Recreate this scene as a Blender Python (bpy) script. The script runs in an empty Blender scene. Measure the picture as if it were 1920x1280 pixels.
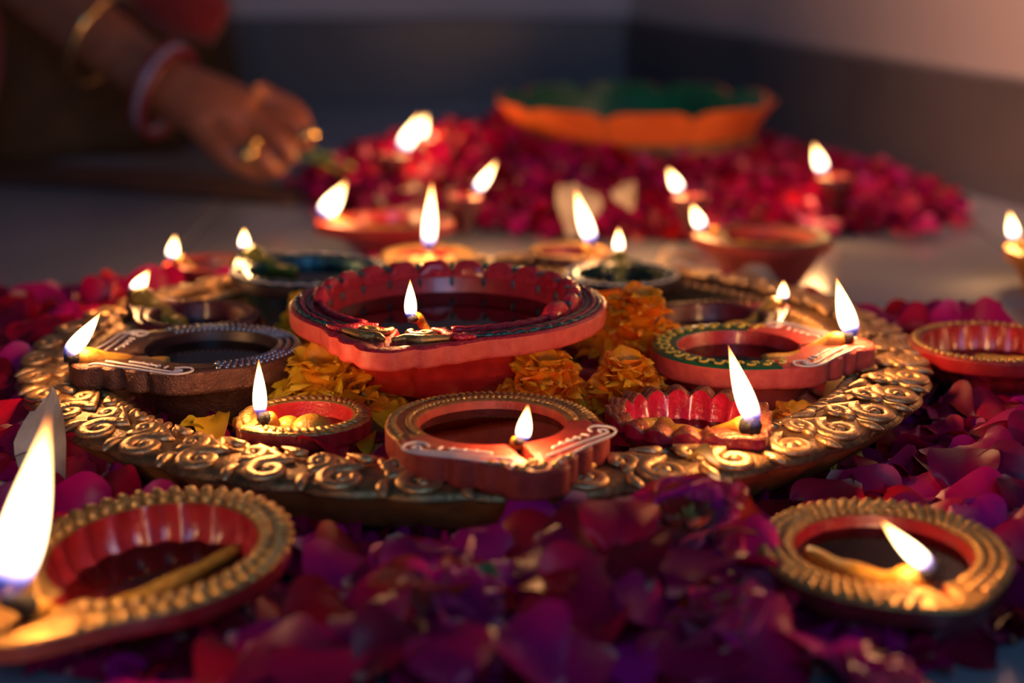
import bpy, math, random
from mathutils import Vector, Matrix, Euler, noise
PI = math.pi; R_ = math.radians
random.seed(11)
S = bpy.context.scene
C = S.collection

# ---------------------------------------------------------------- camera, world, lights, exposure
cam = bpy.data.objects.new('camera', bpy.data.cameras.new('camera')); C.objects.link(cam)
cam.location = (0, -0.86, 0.255); cam.rotation_euler = (R_(90 - 14.48), 0, 0)
cam.data.lens = 61.875; cam.data.sensor_width = 36; cam.data.clip_start = 0.02; cam.data.clip_end = 60
cam.data.dof.use_dof = True; cam.data.dof.focus_distance = 0.76; cam.data.dof.aperture_fstop = 4.4
S.camera = cam
w = bpy.data.worlds.new('world'); S.world = w; w.use_nodes = True
w.node_tree.nodes['Background'].inputs[0].default_value = (0.16, 0.27, 0.62, 1)
w.node_tree.nodes['Background'].inputs[1].default_value = 0.07
def area(name, loc, target, sx, sy, col, power):
    l = bpy.data.lights.new(name, 'AREA'); l.shape = 'RECTANGLE'; l.size = sx; l.size_y = sy; l.color = col; l.energy = power
    o = bpy.data.objects.new(name, l); C.objects.link(o); o.location = loc
    o.rotation_euler = (Vector(target) - Vector(loc)).to_track_quat('-Z', 'Y').to_euler(); return o
area('window_daylight', (0.25, -2.6, 1.25), (0, 0, 0), 0.9, 1.1, (0.22, 0.52, 1.0), 16.0)
wl = area('wall_fill', (0.15, 0.05, 1.5), (0.56, 0.50, 0.42), 0.22, 0.22, (1.0, 0.50, 0.33), 1.9); wl.data.spread = R_(34)  # added warm fill out of view, brightens the right wall
S.view_settings.view_transform = 'Standard'; S.view_settings.look = 'None'
S.view_settings.exposure = 0.0; S.view_settings.gamma = 1.0; S.view_settings.use_curve_mapping = False
S.cycles.use_denoising = True; S.cycles.max_bounces = 8; S.cycles.transparent_max_bounces = 24
S.cycles.sample_clamp_indirect = 4.0; S.cycles.caustics_reflective = False; S.cycles.caustics_refractive = False
FLAME_LIGHT = 3.4

# ---------------------------------------------------------------- materials
def mat(name, col, rough=0.5, metal=0.0, col2=None, nscale=120, bump=0.0, bscale=400, sheen=0, sss=0, coat=0, spec=0.5, grad=None, rand=0.0, transl=None, lo=0.35, hi=0.65):
    m = bpy.data.materials.new(name); m.use_nodes = True
    nt = m.node_tree; N = nt.nodes; L = nt.links; b = N['Principled BSDF']
    b.inputs['Roughness'].default_value = rough; b.inputs['Metallic'].default_value = metal
    b.inputs['Specular IOR Level'].default_value = spec
    b.inputs['Sheen Weight'].default_value = sheen; b.inputs['Coat Weight'].default_value = coat
    b.inputs['Coat Roughness'].default_value = 0.15
    if sss: b.inputs['Subsurface Weight'].default_value = sss; b.inputs['Subsurface Scale'].default_value = 0.004
    tc = N.new('ShaderNodeTexCoord'); out = None
    base = N.new('ShaderNodeRGB'); base.outputs[0].default_value = (*col, 1); out = base.outputs[0]
    if col2:
        n = N.new('ShaderNodeTexNoise'); n.inputs['Scale'].default_value = nscale; n.inputs['Detail'].default_value = 5
        L.new(tc.outputs['Object'], n.inputs['Vector'])
        mr = N.new('ShaderNodeMapRange'); mr.inputs[1].default_value = lo; mr.inputs[2].default_value = hi
        L.new(n.outputs['Fac'], mr.inputs[0])
        mx = N.new('ShaderNodeMix'); mx.data_type = 'RGBA'; L.new(mr.outputs[0], mx.inputs[0]); L.new(out, mx.inputs[6]); mx.inputs[7].default_value = (*col2, 1)
        out = mx.outputs[2]
    if grad:
        a = N.new('ShaderNodeAttribute'); a.attribute_name = 'h'
        r = N.new('ShaderNodeValToRGB'); r.color_ramp.elements[0].position = grad[1]; r.color_ramp.elements[0].color = (1, 1, 1, 1)
        r.color_ramp.elements[1].position = grad[2]; r.color_ramp.elements[1].color = (0, 0, 0, 1)
        L.new(a.outputs['Fac'], r.inputs[0])
        mx = N.new('ShaderNodeMix'); mx.data_type = 'RGBA'; L.new(r.outputs[0], mx.inputs[0]); L.new(out, mx.inputs[6]); mx.inputs[7].default_value = (*grad[0], 1)
        out = mx.outputs[2]
    if rand:
        oi = N.new('ShaderNodeObjectInfo'); ge = N.new('ShaderNodeAttribute'); ge.attribute_name = 'rnd'
        ad = N.new('ShaderNodeMath'); ad.operation = 'ADD'; L.new(oi.outputs['Random'], ad.inputs[0]); L.new(ge.outputs['Fac'], ad.inputs[1])
        fr = N.new('ShaderNodeMath'); fr.operation = 'FRACT'; L.new(ad.outputs[0], fr.inputs[0])
        hs = N.new('ShaderNodeHueSaturation')
        mh = N.new('ShaderNodeMapRange'); mh.inputs[3].default_value = 0.5 - rand * 0.12; mh.inputs[4].default_value = 0.5 + rand * 0.06
        mv = N.new('ShaderNodeMapRange'); mv.inputs[3].default_value = 1 + rand * 0.6; mv.inputs[4].default_value = 1 - rand * 0.6
        L.new(fr.outputs[0], mh.inputs[0]); L.new(fr.outputs[0], mv.inputs[0])
        L.new(mh.outputs[0], hs.inputs['Hue']); L.new(mv.outputs[0], hs.inputs['Value']); L.new(out, hs.inputs['Color']); out = hs.outputs[0]
    L.new(out, b.inputs['Base Color'])
    if bump:
        n2 = N.new('ShaderNodeTexNoise'); n2.inputs['Scale'].default_value = bscale; n2.inputs['Detail'].default_value = 4
        L.new(tc.outputs['Object'], n2.inputs['Vector'])
        bp = N.new('ShaderNodeBump'); bp.inputs['Strength'].default_value = bump; bp.inputs['Distance'].default_value = 0.001
        L.new(n2.outputs['Fac'], bp.inputs['Height']); L.new(bp.outputs[0], b.inputs['Normal'])
    if transl:
        t = N.new('ShaderNodeBsdfTranslucent'); ms = N.new('ShaderNodeMixShader'); ms.inputs[0].default_value = transl
        L.new(out, t.inputs['Color']); L.new(b.outputs[0], ms.inputs[1]); L.new(t.outputs[0], ms.inputs[2])
        L.new(ms.outputs[0], N['Material Output'].inputs[0])
    return m

M = {}
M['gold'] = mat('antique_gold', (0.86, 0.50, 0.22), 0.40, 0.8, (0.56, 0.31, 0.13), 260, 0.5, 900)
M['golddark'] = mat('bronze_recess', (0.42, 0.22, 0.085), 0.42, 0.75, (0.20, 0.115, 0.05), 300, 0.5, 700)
M['ochre'] = mat('ochre_side', (0.66, 0.24, 0.05), 0.55, 0.2, (0.48, 0.16, 0.03), 90, 0.3, 500)
M['goldpaint'] = mat('gold_paint', (0.60, 0.36, 0.11), 0.38, 0.65, (0.42, 0.20, 0.06), 300, 0.6, 700)
M['redpaint'] = mat('red_painted_clay', (0.50, 0.022, 0.022), 0.30, 0.0, (0.36, 0.012, 0.016), 150, 0.3, 700, coat=0.5)
M['redside'] = mat('coral_red_clay', (0.74, 0.10, 0.07), 0.5, 0.0, (0.62, 0.06, 0.05), 220, 0.3, 900)
M['brickred'] = mat('brick_red_clay', (0.48, 0.05, 0.03), 0.5, 0.1, (0.32, 0.03, 0.02), 160, 0.4, 600)
M['redglit'] = mat('red_glitter_clay', (0.80, 0.02, 0.04), 0.25, 0.3, (0.50, 0.012, 0.03), 400, 0.9, 1200, coat=0.6)
M['shellred'] = mat('crimson_shell_glaze', (0.62, 0.012, 0.05), 0.24, 0.0, (0.45, 0.01, 0.03), 200, 0.5, 500, coat=0.6)
M['rustgold'] = mat('rust_gold_rim', (0.42, 0.14, 0.06), 0.35, 0.5, (0.28, 0.05, 0.03), 260, 0.7, 700)
M['bronze'] = mat('bronze_clay', (0.26, 0.11, 0.06), 0.38, 0.6, (0.15, 0.06, 0.04), 200, 0.9, 1100)
M['teal'] = mat('teal_paint', (0.03, 0.16, 0.17), 0.25, 0.5, (0.01, 0.05, 0.06), 300, 0.4, 900, coat=0.5)
M['green'] = mat('green_paint', (0.02, 0.15, 0.035), 0.35, 0.0, (0.015, 0.10, 0.03), 160, 0.3, 700, coat=0.4)
M['darkgreen'] = mat('dark_green_paint', (0.02, 0.06, 0.025), 0.25, 0.2, (0.01, 0.03, 0.02), 160, 0.3, 700, coat=0.6)
M['maroon'] = mat('maroon_clay', (0.16, 0.015, 0.02), 0.35, 0.1, (0.09, 0.01, 0.015), 160, 0.4, 700, coat=0.4)
M['black'] = mat('dark_clay', (0.03, 0.012, 0.014), 0.4, 0.1)
M['white'] = mat('white_piping_paint', (0.78, 0.66, 0.62), 0.5)
M['yellowline'] = mat('yellow_piping_paint', (0.75, 0.50, 0.06), 0.45)
M['cotton'] = mat('oily_cotton', (0.72, 0.36, 0.03), 0.35, 0, (0.52, 0.24, 0.02), 500, 0.6, 1500, sss=0.35, coat=0.3)
M['olivecotton'] = mat('olive_cotton', (0.36, 0.30, 0.03), 0.4, 0, (0.26, 0.20, 0.02), 500, 0.6, 1500, sss=0.2)
M['char'] = mat('charred_cotton', (0.012, 0.010, 0.010), 0.8, bump=0.8, bscale=1500)
ROSE = (0.46, 0.002, 0.055)
for k_, c1, c2 in (('rose', (0.60, 0.003, 0.055), (0.42, 0.002, 0.040)), ('rosemagenta', (0.60, 0.005, 0.125), (0.44, 0.003, 0.09)), ('rosedark', (0.30, 0.001, 0.038), (0.19, 0.001, 0.028))):
    M[k_] = mat(k_ + '_petal', c1, 0.42, 0, c2, 70, 0.25, 200, spec=0.35, grad=((0.80, 0.38, 0.28), 0.01, 0.14), rand=0.25, transl=0.22)
M['roseflower'] = mat('crimson_flower_petal', (0.66, 0.006, 0.035), 0.42, 0, (0.46, 0.004, 0.028), 70, 0.35, 260, sheen=0.2, spec=0.4, grad=((0.70, 0.34, 0.18), 0.02, 0.25), rand=0.35, transl=0.22)
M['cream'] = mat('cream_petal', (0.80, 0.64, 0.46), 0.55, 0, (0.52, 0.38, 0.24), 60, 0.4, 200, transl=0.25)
M['yellowcream'] = mat('amber_petal', (0.70, 0.42, 0.10), 0.5, 0, (0.58, 0.33, 0.08), 60, 0.3, 200, transl=0.25)
M['orangepetal'] = mat('marigold_petal', (1.0, 0.46, 0.015), 0.5, 0, (0.95, 0.36, 0.01), 150, 0.3, 500, rand=0.22, transl=0.35)
M['yellowpetal'] = mat('yellow_marigold_petal', (1.0, 0.62, 0.02), 0.5, 0, (0.95, 0.50, 0.015), 150, 0.3, 500, rand=0.22, transl=0.35)
M['leaf'] = mat('green_sepal', (0.10, 0.20, 0.06), 0.5, 0, (0.06, 0.12, 0.04), 120, transl=0.2)
M['stamen'] = mat('stamens', (0.42, 0.26, 0.05), 0.6)
M['urliorange'] = mat('orange_lotus_paint', (0.95, 0.20, 0.04), 0.45, 0, (0.85, 0.15, 0.03), 40, 0.2, 300, coat=0.2)
M['urliochre'] = mat('ochre_carved_clay', (0.48, 0.20, 0.05), 0.6, 0, (0.22, 0.09, 0.025), 90, 0.8, 160)
M['urligreen'] = mat('green_glaze', (0.01, 0.24, 0.06), 0.42, 0, (0.008, 0.13, 0.04), 30, coat=0.6)
M['skin'] = mat('skin', (0.44, 0.14, 0.06), 0.42, 0, (0.34, 0.10, 0.045), 60, 0.3, 500, sss=0.15)
M['redcloth'] = mat('red_cloth', (0.30, 0.008, 0.010), 0.8, 0, (0.20, 0.006, 0.008), 40, 0.5, 600, sheen=0.3)
M['olivecloth'] = mat('dark_olive_cloth', (0.060, 0.036, 0.016), 0.85, 0, (0.04, 0.024, 0.012), 30, 0.5, 600)
M['shadowbrown'] = mat('brown_shadow', (0.12, 0.05, 0.03), 0.8, 0, (0.08, 0.035, 0.02), 30, 0.4, 500)  # shade colour of the floor strip under the arm
M['glint'] = mat('pewter_beads', (0.50, 0.44, 0.42), 0.22, 0.9)
M['brightgold'] = mat('polished_gold', (0.95, 0.62, 0.22), 0.18, 1.0)
M['shellwhite'] = mat('white_bangle', (0.38, 0.34, 0.42), 0.3, 0, coat=0.4)
M['redbangle'] = mat('red_bangle', (0.25, 0.015, 0.02), 0.3, 0, coat=0.4)
M['floor'] = mat('polished_marble', (0.34, 0.35, 0.38), 0.17, 0, (0.27, 0.28, 0.31), 5, 0.03, 60, spec=0.7)
M['grout'] = mat('grout', (0.12, 0.11, 0.11), 0.8)
M['skirting'] = mat('dark_skirting_tile', (0.16, 0.14, 0.14), 0.35, 0, (0.12, 0.105, 0.105), 6, 0.05, 80)
M['wall'] = mat('pale_plaster', (0.60, 0.50, 0.48), 0.75, 0, (0.55, 0.46, 0.44), 4, 0.1, 120)

def flame_mat():
    m = bpy.data.materials.new('flame'); m.use_nodes = True; nt = m.node_tree; N = nt.nodes; L = nt.links
    N.remove(N['Principled BSDF'])
    a = N.new('ShaderNodeAttribute'); a.attribute_name = 'h'
    def ramp(st):
        r = N.new('ShaderNodeValToRGB'); e = r.color_ramp.elements
        while len(e) < len(st): e.new(0.5)
        for i, (p, c) in enumerate(st): e[i].position = p; e[i].color = (*c, 1)
        L.new(a.outputs['Fac'], r.inputs[0]); return r.outputs[0]
    col = ramp([(0, (0.04, 0.12, 1.0)), (0.10, (0.16, 0.22, 1.0)), (0.20, (1.0, 0.62, 0.42)), (0.45, (1.0, 0.70, 0.34)), (0.80, (1.0, 0.55, 0.17)), (1, (1.0, 0.20, 0.03))])
    st = ramp([(0, (0.01,) * 3), (0.10, (0.035,) * 3), (0.22, (0.7,) * 3), (0.42, (1.0,) * 3), (0.8, (0.6,) * 3), (1, (0.07,) * 3)])
    al = ramp([(0, (0.35,) * 3), (0.10, (0.55,) * 3), (0.28, (1.0,) * 3), (0.85, (1.0,) * 3), (1, (0.45,) * 3)])
    mu = N.new('ShaderNodeMath'); mu.operation = 'MULTIPLY'; L.new(st, mu.inputs[0]); mu.inputs[1].default_value = 14.0
    em = N.new('ShaderNodeEmission'); L.new(col, em.inputs[0]); L.new(mu.outputs[0], em.inputs[1])
    lw = N.new('ShaderNodeLayerWeight'); lw.inputs[0].default_value = 0.5
    mr = N.new('ShaderNodeMapRange'); mr.inputs[1].default_value = 0.25; mr.inputs[2].default_value = 1.0; mr.inputs[3].default_value = 1.0; mr.inputs[4].default_value = 0.0
    L.new(lw.outputs['Facing'], mr.inputs[0])
    m2 = N.new('ShaderNodeMath'); m2.operation = 'MULTIPLY'; L.new(mr.outputs[0], m2.inputs[0]); L.new(al, m2.inputs[1])
    tr = N.new('ShaderNodeBsdfTransparent'); ms = N.new('ShaderNodeMixShader')
    L.new(m2.outputs[0], ms.inputs[0]); L.new(tr.outputs[0], ms.inputs[1]); L.new(em.outputs[0], ms.inputs[2])
    L.new(ms.outputs[0], N['Material Output'].inputs[0]); return m
M['flame'] = flame_mat()
def oil_mat(name, tint):
    m = bpy.data.materials.new(name); m.use_nodes = True; nt = m.node_tree; N = nt.nodes; L = nt.links
    N.remove(N['Principled BSDF'])
    f = N.new('ShaderNodeFresnel'); f.inputs[0].default_value = 1.47
    t = N.new('ShaderNodeBsdfTransparent'); t.inputs[0].default_value = (*tint, 1)
    g = N.new('ShaderNodeBsdfGlossy'); g.inputs['Roughness'].default_value = 0.025
    ms = N.new('ShaderNodeMixShader'); L.new(f.outputs[0], ms.inputs[0]); L.new(t.outputs[0], ms.inputs[1]); L.new(g.outputs[0], ms.inputs[2])
    L.new(ms.outputs[0], N['Material Output'].inputs[0]); return m
M['oil'] = oil_mat('lamp_oil', (0.62, 0.36, 0.22)); M['darkoil'] = oil_mat('dark_lamp_oil', (0.22, 0.11, 0.09)); M['clearoil'] = oil_mat('thin_lamp_oil', (0.9, 0.75, 0.65))

# ---------------------------------------------------------------- mesh helpers
class MB:
    def __init__(s): s.v = []; s.f = []; s.m = []; s.h = []; s.r = []; s.cm = 0; s.rn = 0.0
    def add(s, p, h=1.0): s.v.append(tuple(p)); s.h.append(h); s.r.append(s.rn); return len(s.v) - 1
    def face(s, *i): s.f.append(tuple(i)); s.m.append(s.cm)
    def loft(s, rings, closed=True, hs=None, cap0=False, cap1=False):
        ids = [[s.add(p, hs[k] if hs else 1.0) for p in r] for k, r in enumerate(rings)]
        n = len(rings[0])
        for a, b in zip(ids, ids[1:]):
            for i in range(n if closed else n - 1):
                j = (i + 1) % n; s.face(a[i], a[j], b[j], b[i])
        if cap0: s.face(*reversed(ids[0]))
        if cap1: s.face(*ids[-1])
        return ids
    def tube(s, pts, rad, n=8, flat=1.0, hs=None, up=None):
        pts = [Vector(p) for p in pts]; K = len(pts)
        if not hasattr(rad, '__len__'): rad = [rad] * K
        rings = []; nrm = None
        for k in range(K):
            t = (pts[min(k + 1, K - 1)] - pts[max(k - 1, 0)]).normalized()
            if up is not None: b = Vector(up).cross(t)
            elif nrm is None: b = t.cross(Vector((0, 0, 1)) if abs(t.z) < 0.9 else Vector((1, 0, 0)))
            else: b = nrm - t * nrm.dot(t)
            b.normalize(); nrm = b; c = t.cross(b)
            rings.append([pts[k] + (b * math.cos(a) + c * math.sin(a) * flat) * rad[k] for a in (2 * PI * i / n for i in range(n))])
        s.loft(rings, True, hs, True, True)
    def ball(s, c, rx, ry, rz, nu=8, nv=5, rot=0.0, half=False):
        c = Vector(c); cr, sr = math.cos(rot), math.sin(rot); rings = []
        lo = 0 if half else -PI / 2 + 0.01
        for k in range(nv + 1):
            e = lo + (PI / 2 - 0.02 - lo) * k / nv; q = []
            for i in range(nu):
                a = 2 * PI * i / nu; x = rx * math.cos(e) * math.cos(a); y = ry * math.cos(e) * math.sin(a)
                q.append((c.x + x * cr - y * sr, c.y + x * sr + y * cr, c.z + rz * math.sin(e)))
            rings.append(q)
        s.loft(rings, True, None, False, True)
    def box(s, a, b, bev=0.0):
        x0, y0, z0 = a; x1, y1, z1 = b; e = bev
        if e:
            s.loft([[(x0, y0, z0), (x1, y0, z0), (x1, y1, z0), (x0, y1, z0)], [(x0, y0, z1 - e), (x1, y0, z1 - e), (x1, y1, z1 - e), (x0, y1, z1 - e)],
                    [(x0 + e, y0 + e, z1), (x1 - e, y0 + e, z1), (x1 - e, y1 - e, z1), (x0 + e, y1 - e, z1)]], True, None, True, True)
        else:
            s.loft([[(x0, y0, z0), (x1, y0, z0), (x1, y1, z0), (x0, y1, z0)], [(x0, y0, z1), (x1, y0, z1), (x1, y1, z1), (x0, y1, z1)]], True, None, True, True)
    def mesh(s, name, mats, smooth=True):
        me = bpy.data.meshes.new(name); me.from_pydata(s.v, [], s.f)
        for m in (mats if isinstance(mats, (list, tuple)) else [mats]): me.materials.append(m)
        me.polygons.foreach_set('material_index', s.m)
        if smooth: me.polygons.foreach_set('use_smooth', [True] * len(s.f))
        at = me.attributes.new('h', 'FLOAT', 'POINT'); at.data.foreach_set('value', s.h)
        at = me.attributes.new('rnd', 'FLOAT', 'POINT'); at.data.foreach_set('value', s.r)
        me.update(); return me
def link(name, me, parent=None, loc=None, rot=None, scale=None, **props):
    o = bpy.data.objects.new(name, me); C.objects.link(o)
    if parent: o.parent = parent
    if loc is not None: o.location = loc
    if rot is not None: o.rotation_euler = rot
    if scale is not None: o.scale = scale if hasattr(scale, '__len__') else (scale,) * 3
    for k, v in props.items(): o[k] = v
    return o
def build(mb, name, mats, parent=None, smooth=True, **kw): return link(name, mb.mesh(name, mats, smooth), parent, **kw)
def interp(tab, x):
    if x <= tab[0][0]: return tab[0][1]
    for (a, b), (c, d) in zip(tab, tab[1:]):
        if x <= c: return b + (d - b) * (x - a) / (c - a)
    return tab[-1][1]
def spline(pts, n):
    pts = [Vector(p) for p in pts]; out = []
    P = [pts[0] * 2 - pts[1]] + pts + [pts[-1] * 2 - pts[-2]]
    for i in range(1, len(P) - 2):
        for k in range(n):
            t = k / n; a, b, c, d = P[i - 1:i + 3]
            out.append(0.5 * ((2 * b) + (c - a) * t + (2 * a - 5 * b + 4 * c - d) * t * t + (3 * b - a - 3 * c + d) * t ** 3))
    out.append(pts[-1]); return out

# ---------------------------------------------------------------- the room
BW = 1.278          # the back wall stands at this y; the right wall leaves its corner at x 0.142
mb = MB(); mb.box((-3, -3.4, -0.06), (2.6, 1.6, -0.0035)); fl = build(mb, 'floor', M['grout'], smooth=False, kind='structure')
T = 0.60; gy = 0.222; gx = 0.36
for i in range(-5, 4):
    for j in range(-6, 3):
        x0 = gx + i * T; y0 = gy + j * T
        x1 = min(x0 + T, 2.6); y1 = min(y0 + T, 1.55)
        if x0 < -3 or y0 < -3.4 or x1 - x0 < .05 or y1 - y0 < .05: continue
        mb = MB(); mb.box((x0 + 0.0015, y0 + 0.0015, -0.0034), (x1 - 0.0015, y1 - 0.0015, 0.0), 0.0008); build(mb, 'tile', M['floor'], fl, smooth=False)
def quad_wall(name, p, q, z0, z1, th, m, parent=None, **k):
    p = Vector((*p, 0)); q = Vector((*q, 0)); d = (q - p).normalized(); n = Vector((-d.y, d.x, 0)) * th; mb = MB()
    mb.loft([[v + Vector((0, 0, z)) for v in (p, q, q + n, p + n)] for z in (z0, z1)], True, None, True, True)
    return build(mb, name, m, parent, smooth=False, **k)
CN = (0.142, BW); RD = Vector((0.281, -0.701)).normalized(); RE = (CN[0] + RD.x * 3.2, CN[1] + RD.y * 3.2)
quad_wall('wall_back', CN, (-3, BW), -0.06, 2.6, -0.1, M['wall'], kind='structure')
quad_wall('wall_right', RE, CN, -0.06, 2.6, -0.1, M['wall'], kind='structure')
def skirt(name, a, direction, length, sgn, first):
    root = None; s0 = 0.0; d = Vector(direction); nn = Vector((-d.y, d.x)) * sgn * 0.010
    k = 0
    while s0 < length:
        s1 = min(length, s0 + (first if k == 0 else 0.6)); p = Vector(a) + d * (s0 + 0.001); q = Vector(a) + d * (s1 - 0.001)
        mb = MB(); mb.loft([[(v.x, v.y, z) for v in (p, q, q + nn * f, p + nn * f)] for z, f in ((0.0, 1), (0.101, 1), (0.104, 0.7))], True, None, True, True)
        if root is None: root = build(mb, name, M['skirting'], smooth=False, kind='structure')
        else: build(mb, 'tile', M['skirting'], root, smooth=False)
        s0 = s1; k += 1
skirt('baseboard_back', CN, (-1, 0), 3.1, 1, 0.45)
skirt('baseboard_right', CN, RD, 3.2, -1, 0.60)

# ---------------------------------------------------------------- golden tray
TC = Vector((-0.018, -0.007, 0))
def lathe_rows(rows, n, lobes=0, amp=0.0):
    out = []
    for r, z, l in rows:
        q = []
        for i in range(n):
            a = 2 * PI * i / n; rr = r + (l * amp * (abs(math.cos(lobes * a / 2)) - 0.5) if lobes else 0)
            q.append((rr * math.cos(a), rr * math.sin(a), z))
        out.append(q)
    return out
tray = link('serving_tray', None, loc=TC, label='large round golden tray with raised scroll border holding the oil lamps', category='tray')
NS = 42
mb = MB(); mb.loft(lathe_rows([(0.001, 0.001, 0), (0.150, 0.001, 0), (0.186, 0.003, 0), (0.203, 0.012, .4), (0.2165, 0.0245, 1), (0.2205, 0.0280, 1)], 384, NS, 0.003))
build(mb, 'tray_side', M['ochre'], tray)
mb = MB(); mb.loft(lathe_rows([(0.2205, 0.0280, 1), (0.2218, 0.0298, 1), (0.2175, 0.0326, 1), (0.210, 0.0340, .3), (0.200, 0.0340, 0), (0.192, 0.0332, 0), (0.188, 0.0315, 0), (0.1845, 0.0312, 0), (0.181, 0.028, 0), (0.172, 0.012, 0), (0.164, 0.006, 0), (0.001, 0.005, 0)], 384, NS, 0.003))
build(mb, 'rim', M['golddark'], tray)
def scroll_mesh(flip, var):
    mb = MB(); f = -1 if flip else 1
    def spir(cx, cy, r0, r1, a0, turns, w0, w1, n, zc=0.0):
        pts = []; rad = []
        for k in range(n + 1):
            t = k / n; a = a0 + turns * 2 * PI * t; r = r0 + (r1 - r0) * t ** 0.85
            pts.append((f * (cx + r * math.cos(a)), cy + r * math.sin(a), zc + 0.0006 * math.sin(PI * t))); rad.append(w0 + (w1 - w0) * t)
        return pts, rad
    p, r = spir(0, 0.0055, 0.0090, 0.0026, R_(250), 1.25, 0.0031, 0.0019, 26)
    tail = [(f * x, y, 0.0) for x, y in ((0.0135, -0.0125), (0.0095, -0.0105), (0.004, -0.0075), (-0.0005, -0.0042))]
    tail = spline(tail, 5)[:-1]
    mb.tube([*tail, *p], [0.0009 + 0.0015 * k / len(tail) for k in range(len(tail))] + r, 8, 0.62, up=(0, 0, 1))
    mb.ball((0, 0.0055, -0.0004), 0.0026, 0.0026, 0.0026, 10, 4, half=True)
    p, r = spir(0.0118, -0.0052, 0.0056, 0.0014, R_(70), 1.15, 0.0027, 0.0016, 20)
    mb.tube(p, r, 8, 0.62, up=(0, 0, 1))
    mb.ball((f * 0.0118, -0.0052, -0.0004), 0.0018, 0.0018, 0.0020, 8, 3, half=True)
    mb.tube(spline([(f * -0.0065, -0.0125, 0), (f * -0.004, -0.010, 0.0003), (f * 0.0005, -0.0118, 0.0002), (f * 0.0045, -0.0135, 0)], 4), [0.0005, 0.0012, 0.0017, 0.0020, 0.0021, 0.0021, 0.0019, 0.0017, 0.0014, 0.0012, 0.0009, 0.0006, 0.0004], 8, 0.85, up=(0, 0, 1))
    mb.tube(spline([(f * 0.0120, 0.0145, -0.0008), (f * 0.0135, 0.010, 0), (f * 0.0133, 0.0055, 0.0), (f * 0.0100, 0.0020, 0)], 4), [0.0006, 0.0013, 0.0018, 0.0021, 0.0022, 0.0022, 0.0020, 0.0018, 0.0015, 0.0012, 0.0009, 0.0006, 0.0004], 8, 0.8, up=(0, 0, 1))
    return mb.mesh('scroll', M['gold'])
SM = [scroll_mesh(False, 0)]
for k in range(NS):
    a = 2 * PI * (k + 0.0) / NS
    rr = 0.2065; o = link('scroll', SM[0], tray, (rr * math.cos(a), rr * math.sin(a), 0.0342), (0, 0, a - PI / 2))
    o.rotation_euler = (Matrix.Rotation(a - PI / 2, 3, 'Z') @ Matrix.Rotation(R_(-8), 3, 'X')).to_euler(); o.scale = (1.14, 1.14, 1.0)
mb = MB()
for k in range(172):
    a = 2 * PI * k / 172; mb.ball((0.1862 * math.cos(a), 0.1862 * math.sin(a), 0.0318), 0.0042, 0.0020, 0.0019, 7, 3, rot=a + 0.6, half=True)
build(mb, 'bead_border', M['gold'], tray, kind='stuff')

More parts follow.
